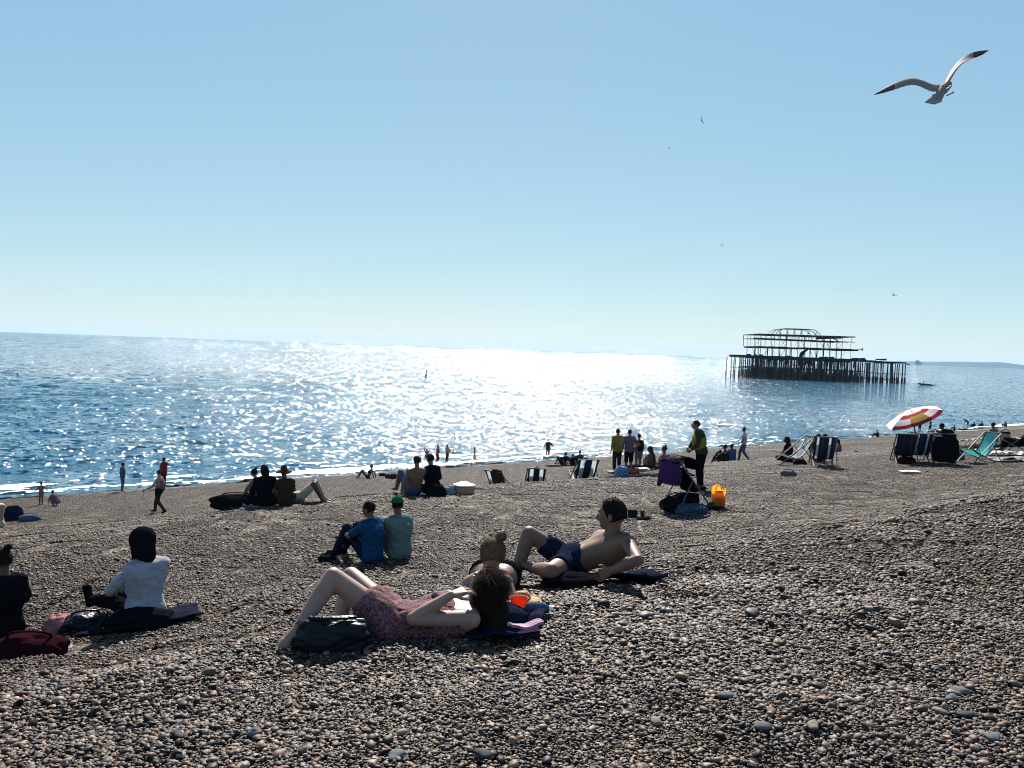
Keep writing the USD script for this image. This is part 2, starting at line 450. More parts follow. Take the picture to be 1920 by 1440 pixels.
M['playsuit'] = usdkit.material(stage, '/World/Looks/playsuit', {
    'g': ('geometry', {}), 'v': ('voronoi_texture', {'scale': 85, 'feature': 'f1'}), 'n': ('noise_texture', {'scale': 75, 'detail': 3, 'distortion': 1.5}),
    'a': ('math', {'math_type': 'add'}), 'r': ('rgb_ramp', {'ramp': [(0, (.02, .010, .014)), (.45, (.03, .012, .017)), (.56, (.11, .032, .042)), (.68, (.21, .095, .10)), (.8, (.05, .016, .024))], 'interpolate': True}),
    'h': ('math', {'math_type': 'multiply', 'value2': .75}), 'b': ('bump', {'strength': .35, 'distance': .01}), 'p': ('principled_bsdf', {'roughness': .9, 'specular_ior_level': .2})},
    [('g.position', 'v.vector'), ('g.position', 'n.vector'), ('v.distance', 'a.value1'), ('n.fac', 'a.value2'), ('a.value', 'h.value1'), ('h.value', 'r.fac'), ('r.color', 'p.base_color'),
     ('n.fac', 'b.height'), ('b.normal', 'p.normal')], surface='p.BSDF')

SPH = [np.array(trimesh.creation.icosphere(i).vertices) for i in range(4)]
LV = [1]          # sphere detail in use


def hull(*pr, lv=None):
    S = SPH[LV[0] if lv is None else lv]
    return m3.Manifold.hull_points(np.vstack([S * r + np.asarray(p, float) for p, r in pr]))


def union(ms):
    return m3.Manifold.batch_boolean(list(ms), m3.OpType.Add)


def lerp(a, b, t):
    return np.asarray(a, float) * (1 - t) + np.asarray(b, float) * t


def chain(pts, rad, frac=99., grow=0.0, lv=None):
    """Tapering limb through the points; frac counts bones from the root."""
    out = []
    for i in range(len(pts) - 1):
        t = min(frac - i, 1.0)
        if t <= 0.02:
            break
        out.append(hull((pts[i], rad[i] + grow), (lerp(pts[i], pts[i + 1], t), rad[i] + (rad[i + 1] - rad[i]) * t + grow), lv=lv))
    return out


def ellipsoid(c, ax, rr, lv=2):
    """ax: rows are unit axes; rr radii."""
    return m3.Manifold.hull_points(SPH[lv] * rr @ np.asarray(ax) + c)


def smoothed(m, length, it=12):
    t = tm(m.refine_to_length(length))
    t = trimesh.Trimesh(t.vertices, t.faces, process=True)
    trimesh.smoothing.filter_taubin(t, lamb=.5, nu=.53, iterations=it)
    return t


def hand(w, d, nrm, side, k, curl=.5):
    """Palm, four fingers of unequal length and a thumb at wrist w; d along the hand, nrm out of the palm."""
    d = unit(d); nrm = unit(nrm - d * (nrm @ d)); l = np.cross(nrm, d) * side      # l: towards the thumb
    lv = 0 if LV[0] < 2 else 1
    pal = d * .085 * k
    out = [hull((w, .020 * k), (w + l * .020 * k + d * .02 * k, .015 * k), (w + pal + l * .030 * k, .012 * k), (w + pal - l * .030 * k, .0115 * k), lv=lv)]
    for i, ln in enumerate((.070, .079, .073, .056)):
        b = w + pal + l * (.030 - .020 * i) * k
        d1 = unit(d * math.cos(curl) + nrm * math.sin(curl)); d2 = unit(d * math.cos(curl * 2) + nrm * math.sin(curl * 2))
        m_ = b + d1 * ln * .5 * k
        out += [hull((b, .0095 * k), (m_, .0085 * k), lv=lv), hull((m_, .0085 * k), (m_ + d2 * ln * .5 * k, .0068 * k), lv=lv)]
    b = w + l * .022 * k + d * .025 * k
    m_ = b + unit(l * .8 + d * .6 + nrm * .3) * .04 * k
    out += [hull((b, .012 * k), (m_, .010 * k), lv=lv), hull((m_, .010 * k), (m_ + unit(l * .35 + d * .9 + nrm * .3) * .032 * k, .008 * k), lv=lv)]
    return out


POSE = {}


def mirror(d):
    out = dict(d)
    for k_, v in d.items():
        if k_.endswith('R') and k_[:-1] + 'L' not in d:
            out[k_[:-1] + 'L'] = (-v[0], v[1], v[2])
    return out


POSE['stand'] = mirror(dict(P=(0, 0, .93), C=(0, .01, 1.25), N=(0, -.005, 1.46), Hd=(0, .03, 1.605), SR=(.175, 0, 1.405), ER=(.235, -.02, 1.12), WR=(.235, .07, .88), HR=(.09, 0, .90), KR=(.10, .03, .49), AR=(.10, -.01, .08), TR=(.13, .15, .03)))
POSE['walk'] = dict(POSE['stand'], KR=(.09, .16, .50), AR=(.09, .20, .10), TR=(.10, .35, .06), KL=(-.09, .02, .49), AL=(-.09, -.27, .13), TL=(-.09, -.15, .03), WR=(.25, -.12, .90), ER=(.24, -.12, 1.13), WL=(-.24, .22, .93), EL=(-.24, .05, 1.12))
POSE['sit'] = mirror(dict(P=(0, 0, .115), C=(0, .03, .43), N=(0, .07, .62), Hd=(0, .11, .765), SR=(.175, .05, .565), ER=(.25, .24, .40), WR=(.10, .44, .40), HR=(.09, .03, .11), KR=(.13, .38, .47), AR=(.11, .60, .08), TR=(.12, .76, .035)))
POSE['sit_lean'] = dict(POSE['sit'], **mirror(dict(C=(0, -.13, .41), N=(0, -.20, .60), Hd=(0, -.19, .745), SR=(.185, -.19, .545), ER=(.26, -.36, .30), WR=(.28, -.42, .06))))
POSE['sit_legs'] = dict(POSE['sit'], **mirror(dict(C=(0, -.02, .44), N=(0, -.02, .635), Hd=(0, .02, .78), SR=(.175, -.02, .58), KR=(.12, .43, .15), AR=(.12, .85, .07), TR=(.14, .90, .2), ER=(.25, .08, .36), WR=(.18, .27, .22))))
POSE['sit_cross'] = dict(POSE['sit'], **mirror(dict(KR=(.34, .26, .17), AR=(.08, .32, .08), TR=(-.05, .36, .06), ER=(.26, .08, .34), WR=(.16, .28, .22))))
POSE['lie'] = mirror(dict(P=(0, 0, .115), C=(0, -.36, .13), N=(0, -.56, .12), Hd=(0, -.71, .125), SR=(.18, -.50, .11), ER=(.26, -.24, .07), WR=(.25, 0, .06), HR=(.09, .03, .11), KR=(.11, .46, .12), AR=(.12, .88, .06), TR=(.15, .91, .2)))
POSE['lie_knees'] = dict(POSE['lie'], **mirror(dict(KR=(.12, .33, .42), AR=(.11, .52, .07), TR=(.11, .67, .03))))
POSE['prone'] = dict(POSE['lie'], **mirror(dict(ER=(.33, -.62, .05), WR=(.12, -.78, .05), TR=(.13, 1.02, .04), Hd=(0, -.72, .2), N=(0, -.57, .16), KR=(.11, .46, .08))))
POSE['prone_up'] = dict(POSE['prone'], **mirror(dict(C=(0, -.34, .22), SR=(.18, -.42, .32), N=(0, -.45, .36), Hd=(0, -.50, .51), ER=(.22, -.46, .05), WR=(.1, -.68, .05))))
POSE['chair'] = mirror(dict(P=(0, 0, .36), C=(0, -.27, .60), N=(0, -.42, .76), Hd=(0, -.44, .905), SR=(.18, -.39, .70), ER=(.26, -.20, .50), WR=(.2, .05, .50), HR=(.09, .03, .35), KR=(.12, .44, .43), AR=(.12, .58, .08), TR=(.13, .73, .035)))
POSE['crouch'] = mirror(dict(P=(0, -.12, .28), C=(0, .08, .55), N=(0, .2, .72), Hd=(0, .29, .84), SR=(.17, .17, .67), ER=(.22, .32, .42), WR=(.12, .45, .22), HR=(.09, -.08, .28), KR=(.16, .28, .46), AR=(.13, .02, .08), TR=(.14, .17, .03)))
POSE['bend'] = dict(POSE['stand'], **mirror(dict(C=(0, .22, 1.12), N=(0, .38, 1.24), Hd=(0, .50, 1.28), SR=(.17, .33, 1.2), ER=(.2, .42, .93), WR=(.15, .5, .72), P=(0, -.06, .90), HR=(.09, -.06, .88))))
POSE['arms_up'] = dict(POSE['stand'], **mirror(dict(ER=(.28, .06, 1.62), WR=(.16, .1, 1.84))))
POSE['hold'] = dict(POSE['stand'], **mirror(dict(ER=(.24, .06, 1.14), WR=(.06, .24, 1.16))))
POSE['hips'] = dict(POSE['stand'], **mirror(dict(ER=(.36, -.1, 1.14), WR=(.2, .04, .98))))


def strands(path, mesh, hc, u, f, dn, k, style, mat, n):
    """Loose hair strands over the hair's surface, so that its outline is not a clean cap."""
    r_ = np.random.default_rng(n + len(mesh.faces))
    pts, fi = trimesh.sample.sample_surface(mesh, n, seed=5)
    nr = mesh.face_normals[fi]
    long_ = style == 'long'
    L = (r_.uniform(.05, .13, n) if long_ else r_.uniform(.006, .016, n)) * k
    flow = dn - f * .7 if long_ else -f * .5 + u * .1
    if style == 'bun':
        flow = u * .9 - f * .3
    d = np.asarray(flow) - nr * (nr @ np.asarray(flow))[:, None]
    d = d / (np.linalg.norm(d, axis=1, keepdims=True) + 1e-6) + r_.normal(0, .14, (n, 3))
    t = np.linspace(0, 1, 4)
    out = .005 * k
    P = pts[:, None] - nr[:, None] * .002 * k + d[:, None] * (L[:, None] * t)[..., None] + nr[:, None] * (out * r_.uniform(.15, 1, n)[:, None] * np.sin(t * 2.2)[None])[..., None]
    q = path + '/strands'
    c = UsdGeom.BasisCurves.Define(stage, q)
    c.CreateTypeAttr('linear')
    c.CreatePointsAttr(Vt.Vec3fArray.FromNumpy(P.reshape(-1, 3).astype(np.float32)))
    c.CreateCurveVertexCountsAttr(Vt.IntArray.FromNumpy(np.full(n, 4, np.int32)))
    c.CreateWidthsAttr(Vt.FloatArray.FromNumpy(np.tile(np.array([.0014, .0013, .001, .0005]) * k, n).astype(np.float32)))
    c.SetWidthsInterpolation('vertex')
    UsdShade.MaterialBindingAPI.Apply(c.GetPrim()).Bind(M[mat])
    tag(c, None, None, None, 'stuff')


def human(path, J, k=1.0, lv=1, skin='skin_fair', wear=(), hair=('short', 'hair_dark'), hat=None, f=None, u=None, fem=False, girth=None):
    """Builds a person from joints J (metres, in the parent's frame) under path: one body mesh, with hair and clothing as its parts."""
    J = {a: np.asarray(b, float) for a, b in J.items()}
    LV[0] = lv
    ms_ = (J['SL'] + J['SR']) / 2; up = unit(J['N'] - J['C'])
    for s in 'LR':
        J['S' + s] = ms_ + (J['S' + s] - ms_) * (.88 if fem else .96) - up * .024 * k
    lat = unit(J['SR'] - J['SL']); hl = unit(J['HR'] - J['HL'])
    up = unit(J['N'] - J['C'])
    if f is None:
        f = unit(np.cross(V([0, 0, 1.]), lat))
    f = unit(f)
    u = unit(J['Hd'] - J['N']) if u is None else unit(u)
    u = unit(u - f * (u @ f)); l = np.cross(f, u)
    P, C, N, Hd = J['P'], J['C'], J['N'], J['Hd']
    W = lerp(P, C, .48)
    G = girth or (1.1 if lv < 2 else 1.0)
    wr, hr = (.082 * G, .112 * G) if fem else (.095 * G, .105 * G)
    sr = (.058 if fem else .068) * G

    def torso(g=0., lo=True):
        a = [(J['SL'], sr * k + g), (J['SR'], sr * k + g)]
        c = [(C - lat * .07 * k, .112 * G * k + g), (C + lat * .07 * k, .112 * G * k + g)]
        w = [(W - lat * .055 * k, wr * k + g), (W + lat * .055 * k, wr * k + g)]
        p = [(P - hl * .075 * k, hr * k + g), (P + hl * .075 * k, hr * k + g)]
        out = [hull(*a, *c, (N - up * .04 * k, .06 * k + g)), hull(*c, *w)]
        return out + [hull(*w, *p)] if lo else out

    def leg(s, frac=99., g=0.):
        h, kn, an, to = (J[q + s] for q in 'HKAT')
        calf = lerp(kn, an, .3)
        fr = frac if frac <= 1 else 1 + (frac - 1) * 2
        return chain([h, kn, calf, an], [.085 * k * G, .056 * k * G, .055 * k * G, .035 * k * G], fr, g)

    def foot(s, g=0.):
        an, to = J['A' + s], J['T' + s]
        d = unit(to - an); sh = unit(lerp(J['K' + s], an, 1) - J['K' + s])
        heel = an + sh * .035 * k - d * .03 * k
        ball = lerp(an + sh * .04 * k, to, .72)
        return [hull((an, .036 * k + g), (heel, .031 * k + g), (ball, .030 * k + g)), hull((ball, .033 * k + g), (to, .02 * k + g), (to + hl * .02 * k, .017 * k + g), (to - hl * .02 * k, .017 * k + g))]

    def arm(s, frac=99., g=0.):
        sh, el, w = (J[q + s] for q in 'SEW')
        fo = lerp(el, w, .28)
        fr = frac if frac <= 1 else 1 + (frac - 1) * 2
        return chain([sh, el, fo, w], [.052 * k * G, .040 * k * G, .041 * k * G, .026 * k], fr, g)

    # head: cranium, jaw, brow, nose, lips, ears
    ax = np.stack([l, f, u])
    hc = Hd + u * .015 * k
    HS = 2 if lv >= 1 else 1
    head = [ellipsoid(hc - f * .008 * k, ax, V([.074, .096, .098]) * k, HS),
            hull((hc + f * .035 * k - u * .03 * k, .058 * k), (hc + f * .052 * k - u * .098 * k, .026 * k), (hc - f * .015 * k - u * .06 * k, .058 * k), lv=1),
            hull((hc + f * .088 * k - u * .002 * k, .009 * k), (hc + f * .104 * k - u * .042 * k, .012 * k), (hc + f * .078 * k - u * .048 * k, .016 * k), lv=1),
            hull((hc + f * .080 * k + u * .018 * k + l * .03 * k, .012 * k), (hc + f * .080 * k + u * .018 * k - l * .03 * k, .012 * k), lv=1),
            hull((hc + f * .074 * k - u * .078 * k + l * .015 * k, .010 * k), (hc + f * .074 * k - u * .078 * k - l * .015 * k, .010 * k), lv=0)]
    for s in (-1, 1):
        head.append(ellipsoid(hc + l * s * .074 * k - f * .012 * k - u * .022 * k, ax, V([.012, .019, .031]) * k, 1))
    neck = [hull((N - up * .03 * k, .058 * k), (Hd - u * .06 * k - f * .02 * k, .052 * k))]
    parts = torso() + neck + head
    if fem:
        bf = unit(np.cross(up, lat))
        parts += [hull((C + lat * s * .07 * k + bf * .075 * k + up * .0, .055 * k)) for s in (-1, 1)]
    for s in 'LR':
        parts += leg(s) + foot(s) + arm(s)
    body = union(parts)
    if lv >= 2:
        body = smoothed(body, .022 * k, 14)
    hands = []
    for s, sg in (('L', 1), ('R', -1)):
        d = unit(J['W' + s] - J['E' + s])
        nr = J.get('n' + s)
        if nr is None:
            nr = lat * sg - V([0, 0, .3])
        dd = J.get('d' + s, d)
        hands += hand(J['W' + s], dd, np.asarray(nr, float), sg, k, J.get('curl', .45))
    hm = union(hands)
    if lv >= 2:
        hm = smoothed(hm, .006 * k, 6)
    b = obj('body', cat([body, hm]), skin, path, smooth=55)
    if lv >= 2:
        for s in (-1, 1):
            c = hc + f * .078 * k + l * s * .031 * k - u * .004 * k
            e_ = obj('eye', tm(ellipsoid(c, ax, V([.013, .011, .010]) * k, 2)), 'eye_white', path, smooth=True)
            obj('iris', tm(ellipsoid(c + f * .0075 * k, ax, V([.006, .005, .006]) * k, 1)), 'eye_dark', e_, smooth=True)
    # hair
    if hair:
        style, hm_ = hair
        cap = ellipsoid(hc - f * .016 * k + u * .008 * k, ax, (V([.084, .102, .104]) if style != 'short' else V([.079, .099, .102])) * k, HS + (lv >= 2))
        pn = unit(-f * .86 + u * .52)
        cap = cap.trim_by_plane(pn, float(pn @ hc) + (-.022 if style == 'short' else -.03) * k)
        if style in ('short', 'bun'):
            n2 = unit(u * .95 + f * .3)
            cap = cap.trim_by_plane(n2, float(n2 @ hc) - .062 * k)
        hp = [cap]
        if style == 'bun':
            hp.append(hull((hc - f * .035 * k + u * .112 * k + l * .03 * k, .033 * k), (hc - f * .05 * k + u * .122 * k + l * .04 * k, .030 * k)))
        if style == 'ponytail':
            hp += [hull((hc - f * .10 * k + u * .03 * k, .03 * k), (hc - f * .13 * k - u * .06 * k, .03 * k)), hull((hc - f * .13 * k - u * .06 * k, .03 * k), (hc - f * .11 * k - u * .2 * k, .012 * k))]
        if style == 'long':
            bk = hc - f * .045 * k
            dn = J['hairdn'] if 'hairdn' in J else (-up if u @ up > 0 else -u)
            hp.append(hull((bk - u * .03 * k - l * .03 * k, .062 * k), (bk - u * .03 * k + l * .03 * k, .062 * k), (bk + dn * .20 * k - f * .03 * k - l * .05 * k, .035 * k), (bk + dn * .20 * k - f * .03 * k + l * .05 * k, .035 * k)))
        if style == 'scarf':
            hp = [ellipsoid(hc - f * .02 * k + u * .01 * k, ax, V([.125, .13, .128]) * k, 3).trim_by_plane(pn, float(pn @ hc) - .03 * k), hull((hc - f * .03 * k - u * .02 * k, .118 * k), (N - f * .02 * k, .108 * k)), hull((hc - f * .08 * k - u * .03 * k, .08 * k), (N - f * .06 * k, .085 * k))]
        h = union(hp)
        if lv >= 2:
            h = smoothed(h, .012 * k, 5)
            n_ = meshkit.noise(h.vertices / (.013 * k) * [1, 1, .4], 4)[:, None] - .5
            h.vertices += (h.vertices - hc) * n_ * .035
        hpth = obj('head_scarf' if style == 'scarf' else 'hair', tm(h), hm_, path, smooth=60)
        if lv >= 2 and style != 'scarf' and not (hat and hat[0] == 'cap' and False):
            strands(hpth, tm(h), hc, u, f, J['hairdn'] if 'hairdn' in J else -u, k, style, hm_, (12000 if style == 'long' else 4500) if lv >= 3 else 900)
    if hat:
        kind, mt = hat
        pn = unit(u + f * .12)
        crown = ellipsoid(hc - f * .01 * k + u * .022 * k, ax, V([.088, .107, .104]) * k, HS).trim_by_plane(pn, float(pn @ hc) + .018 * k)
        hp = [crown]
        rim = hc + u * .03 * k
        if kind == 'cap':
            hp.append(hull((rim + f * .085 * k + l * .05 * k, .008 * k), (rim + f * .085 * k - l * .05 * k, .008 * k), (rim + f * .165 * k + l * .035 * k - u * .01 * k, .006 * k), (rim + f * .165 * k - l * .035 * k - u * .01 * k, .006 * k)))
        else:
            a_ = np.linspace(0, 2 * np.pi, 20, endpoint=False)
            Rb = .19 if kind == 'brim' else .15
            ring = [rim + (l * math.cos(t) + f * math.sin(t)) * Rb * k - u * (.035 + .02 * math.sin(3 * t)) * k for t in a_]
            for i in range(20):
                hp.append(hull((ring[i], .006 * k), (ring[(i + 1) % 20], .006 * k), (rim, .05 * k), lv=0))
            hp.append(hull((rim, .085 * k), (rim + u * .075 * k, .075 * k)))
        obj('cap' if kind == 'cap' else 'hat', tm(union(hp)), mt, path, smooth=45)
    # clothing
    for w in wear:
        kind, mt, *ar = w
        if kind == 'top':
            sl = ar[0] if ar else .6
            p = torso((.022 if lv >= 2 else .014) * k, True)
            for s in 'LR':
                if sl > 0:
                    p += arm(s, sl, (.016 if lv >= 2 else .013) * k)
            m = union(p)
            nn = unit(N - C)
            m = m.trim_by_plane(-nn, -float(nn @ (N + nn * .012 * k)))
            nm = 'shirt'
        elif kind == 'vest':
            p = torso(.010 * k, True)
            m = union(p)
            nn = unit(N - C)
            m = m.trim_by_plane(-nn, -float(nn @ (J['SL'] * .5 + J['SR'] * .5 + nn * .055 * k)))
            m = m.trim_by_plane(unit(lat), float(lat @ (J['SL'] + lat * .03 * k))).trim_by_plane(-unit(lat), -float(lat @ (J['SR'] - lat * .03 * k)))
            nm = 'vest'
        elif kind == 'legs':
            fr = ar[0] if ar else 2.0
            g = .013 * k
            p = [hull((P - hl * .075 * k, hr * k + g), (P + hl * .075 * k, hr * k + g), (lerp(P, W, .55) - hl * .055 * k, .097 * k + g), (lerp(P, W, .55) + hl * .055 * k, .097 * k + g))]
            for s in 'LR':
                p += leg(s, fr, g)
            m = union(p)
            nm = 'trousers' if fr > 1.2 else 'shorts'
        elif kind == 'skirt':
            fr = ar[0] if ar else .9
            m = union([hull((P - hl * .075 * k, hr * k + .014 * k), (P + hl * .075 * k, hr * k + .014 * k), (lerp(J['HL'], J['KL'], fr) - hl * .03 * k, .09 * k), (lerp(J['HR'], J['KR'], fr) + hl * .03 * k, .09 * k), (lerp(P, W, .5), .1 * k))])
            nm = 'skirt'
        elif kind == 'briefs':
            m = hull((P - hl * .075 * k, hr * k + .006 * k), (P + hl * .075 * k, hr * k + .006 * k), (lerp(J['HL'], J['KL'], .12), .092 * k), (lerp(J['HR'], J['KR'], .12), .092 * k))
            nn = unit(W - P)
            m = m.trim_by_plane(-nn, -float(nn @ (P + nn * .05 * k)))
            nm = 'swim_briefs'
        elif kind == 'band':
            m = union(torso(.008 * k, False) + ([hull((C + lat * s * .07 * k + unit(np.cross(up, lat)) * .075 * k, .062 * k)) for s in (-1, 1)] if fem else []))
            nn = up
            m = m.trim_by_plane(-nn, -float(nn @ (C + nn * .055 * k))).trim_by_plane(nn, float(nn @ (C - nn * .06 * k)))
            nm = 'bikini_top'
        elif kind == 'shoes':
            m = union(foot('L', .009 * k) + foot('R', .009 * k))
            nm = 'shoes'
        elif kind == 'playsuit':
            p = torso(.013 * k, True) + ([hull((C + lat * s * .07 * k + unit(np.cross(up, lat)) * .075 * k, .066 * k)) for s in (-1, 1)] if fem else [])
            for s in 'LR':
                p += leg(s, .3, .022 * k)
            m = union(p)
            nn = up
            m = m.trim_by_plane(-nn, -float(nn @ (C + nn * .10 * k)))
            nm = 'playsuit'
        if lv >= 2:
            m = smoothed(m, .02 * k, 8)
            n_ = meshkit.fbm(m.vertices / .055, 3, 8)[:, None] - .5
            m.vertices += m.vertex_normals * n_ * (.036 if kind in ('playsuit', 'top', 'legs') else .012)
        obj(nm, tm(m), mt, path, smooth=60)
    return hc


def person(label, x, y, kind, top=None, H=None, head_to=25., group=None, cat_='person', mod=None, Y=None, up=0.0, pos=None, lv=1, frac=None, **kw):
    """A person at the photo pixel (x, y) where they meet the beach; top: pixel row of the top of the head; head_to: heading in degrees (0 looks away, 90 to the left)."""
    J = dict(POSE[kind], **(mod or {}))
    p = pos if pos is not None else (hit(x, y) if Y is None else at(x, y, Y))
    zmax = max(v[2] for v in [J['Hd']]) + .12
    if top is not None:
        k = (y - top) * p[1] / FPX / zmax
    else:
        k = (H or 1.7) / 1.72
    if REPORT:
        print(f'{label[:60]:60s} Y {p[1]:.1f} X {p[0]:.1f} stature {1.72 * k:.2f}')
    J = {a: (np.asarray(b, float) * k if np.ndim(b) else b) for a, b in J.items()}
    path = thing('person', label, cat_, p + V([0, 0, up]), head_to, group)
    if kind in ('prone',):
        kw.setdefault('f', V([0.1, -.6, -.8])); kw.setdefault('u', V([0, -.8, .6]))
    elif kind in ('lie', 'lie_knees'):
        kw.setdefault('f', V([0, .1, 1.])); kw.setdefault('u', V([0, -1., .1]))
    elif kind == 'prone_up':
        kw.setdefault('f', V([0, -1., 0])); kw.setdefault('u', V([0, 0, 1.]))
    elif kind == 'bend':
        kw.setdefault('f', V([0, .8, -.6])); kw.setdefault('u', V([0, .6, .8]))
    else:
        kw.setdefault('u', V([0, 0, 1.]))
        kw.setdefault('f', V([0, 1., 0]))
    human(path, J, k, lv=lv, **kw)
    return path, p, k
# ------------------------------------------------------------------ simple solids
def bar(p, q, r, n=6, r2=None):
    """Round bar as a closed n-sided prism."""
    p, q = np.asarray(p, float), np.asarray(q, float)
    d = unit(q - p)
    a = unit(np.cross(d, [0, 0, 1.] if abs(d[2]) < .9 else [1., 0, 0])); b = np.cross(d, a)
    t = np.arange(n) * 2 * np.pi / n
    ring = np.cos(t)[:, None] * a + np.sin(t)[:, None] * b
    v = np.vstack([p + ring * r, q + ring * (r if r2 is None else r2), p[None], q[None]])
    i = np.arange(n); j = (i + 1) % n
    f = np.vstack([np.stack([i, j, j + n], 1), np.stack([i, j + n, i + n], 1), np.stack([j, i, 0 * i + 2 * n], 1), np.stack([i + n, j + n, 0 * i + 2 * n + 1], 1)])
    return trimesh.Trimesh(v, f, process=False)


def box(c, e, rz=0.):
    m = trimesh.creation.box(e)
    if rz:
        m.apply_transform(trimesh.transformations.rotation_matrix(rz, [0, 0, 1]))
    m.apply_translation(c)
    return m


def rope(pts, r, n=6):
    return cat([bar(pts[i], pts[i + 1], r, n) for i in range(len(pts) - 1)] + [trimesh.Trimesh(SPH[1] * r + p, trimesh.creation.icosphere(1).faces, process=False) for p in pts[1:-1]])


# ------------------------------------------------------------------ burnt-out pier
plain('rust_iron', (.020, .017, .017), .8, .5, 3, .3)
plain('burnt_timber', (.016, .013, .014), .9, .5, 4, .2)
PIER_Y = 372.0
PXM = PIER_Y / FPX
pc = at(1543, 715.1, PIER_Y); pc[2] = 0
pier = thing('pier', 'derelict burnt pier skeleton of dark iron standing in the sea', 'pier', pc)
pr = np.random.default_rng(12)


def X_(px):
    return (px - 1534) * PXM


rows_mid = (0, 5, 10.5, 16, 21.5, 27)
for ri, yr in enumerate(rows_mid):
    for x0 in np.arange(X_(1413), X_(1608), 2.6):
        if pr.random() < .07:
            continue
        x_ = x0 + pr.normal(0, .25)
        low = pr.uniform(2.5, 5.5)
        lean = pr.normal(0, .12)
        obj('pile', cat([bar((x_, yr, low), (x_ + lean, yr, 9.0), .24 if ri else .28, 6), bar((x_ - lean * .3, yr, -2), (x_, yr, low), pr.uniform(.4, .75), 7)]), 'rust_iron', pier, smooth=40)
for px_ in (1371, 1383, 1396, 1403):
    for yr in (3, 9, 15):
        x_ = X_(px_) + pr.normal(0, .4)
        obj('pile', cat([bar((x_, yr, 3), (x_ + pr.normal(0, .2), yr, 9.2), .16), bar((x_, yr, -2), (x_, yr, 3), .27)]), 'rust_iron', pier, smooth=40)
for px_ in (1619, 1624, 1636, 1650, 1663, 1674, 1689, 1697):
    for yr in (4, 8, 12, 16):
        x_ = X_(px_) + pr.normal(0, .55)
        obj('pile', cat([bar((x_, yr, 2.2), (x_ + pr.normal(0, .15), yr, 8.6), .21), bar((x_, yr, -2), (x_, yr, 2.4), .42 if pr.random() < .6 else .25)]), 'rust_iron', pier, smooth=40)
# ties and braces under the deck
for yr in rows_mid:
    zz = 4.6 + pr.normal(0, .1)
    obj('tie_beam', bar((X_(1420), yr, 2.6), (X_(1600), yr, 2.4), .15), 'rust_iron', pier)
    obj('tie_beam', bar((X_(1405), yr, zz), (X_(1612), yr, zz - .1), .17), 'rust_iron', pier)
    if pr.random() < .8:
        obj('tie_beam', bar((X_(1440), yr, 1.2), (X_(1608), yr, 1.1), .25), 'rust_iron', pier)
obj('tie_beam', bar((X_(1365), 3, 4.3), (X_(1405), 3, 4.5), .13), 'rust_iron', pier)
obj('tie_beam', bar((X_(1618), 4, 4.3), (X_(1697), 4, 4.1), .12), 'rust_iron', pier)
obj('tie_beam', bar((X_(1618), 15, 1.3), (X_(1697), 15, 1.2), .14), 'rust_iron', pier)
for n_ in range(70):
    x_ = pr.uniform(X_(1408), X_(1600)); yr = rows_mid[pr.integers(0, 6)]
    w_ = 3.25 * pr.choice([1, 1, 2]) * pr.choice([-1, 1])
    z0, z1 = (.3, 4.6) if pr.random() < .5 else (4.6, 8.8)
    obj('brace', bar((x_, yr, z0), (x_ + w_, yr + pr.choice([0, 5]), z1), .085, 5), 'rust_iron', pier)
for n_ in range(22):
    x_ = pr.uniform(X_(1620), X_(1680))
    obj('brace', bar((x_, 4, pr.uniform(.2, 2)), (x_ + pr.uniform(2, 4) * pr.choice([-1, 1]), 10, 4.2), .07, 5), 'rust_iron', pier)
for n_ in range(36):
    x_ = pr.uniform(X_(1415), X_(1600)); yr = pr.uniform(0, 26)
    obj('broken_plank', bar((x_, yr, pr.uniform(5, 7.5)), (x_ + pr.normal(0, .6), yr, 9.0), pr.uniform(.1, .3), 4), 'burnt_timber', pier)


def ragged(x0, x1, y0, y1, z, th, step, seed, amp=.25):
    """A charred deck: bays of boarding of uneven thickness and edge."""
    r_ = np.random.default_rng(seed)
    out = []
    n = max(2, int(abs(x1 - x0) / step))
    for i in range(n):
        a_, b_ = x0 + (x1 - x0) * i / n, x0 + (x1 - x0) * (i + 1) / n - .02
        t_ = th * r_.uniform(.65, 1.2)
        zz = (z[0] + (z[1] - z[0]) * (i + .5) / n) + r_.normal(0, amp * .3)
        out.append(box(((a_ + b_) / 2, (y0 + y1) / 2 + r_.normal(0, amp), zz - t_ / 2), (b_ - a_, (y1 - y0) + r_.normal(0, amp), t_)))
    return cat(out)


obj('deck', ragged(X_(1387), X_(1612), -1, 28, (10.0, 9.9), 1.35, 2.2, 1), 'burnt_timber', pier)
obj('deck', ragged(X_(1613), X_(1694), 2, 17, (9.7, 9.3), .8, 2.6, 2), 'burnt_timber', pier)
obj('deck', ragged(X_(1370), X_(1386.5), 2, 16, (10.0, 10.0), .25, 1.6, 3), 'burnt_timber', pier)
obj('deck_edge', bar((X_(1370), 2, 9.3), (X_(1387), 2, 9.3), .1), 'rust_iron', pier)
obj('deck_edge', bar((X_(1694), 3, 8.7), (X_(1701), 3, 8.3), .25), 'rust_iron', pier)
for n_ in range(14):
    x_ = pr.uniform(X_(1392), X_(1690))
    obj('debris', box((x_, pr.uniform(2, 14), 10.05 + .15), (pr.uniform(.6, 2.2), 1.5, pr.uniform(.3, .9)), .3), 'burnt_timber', pier)
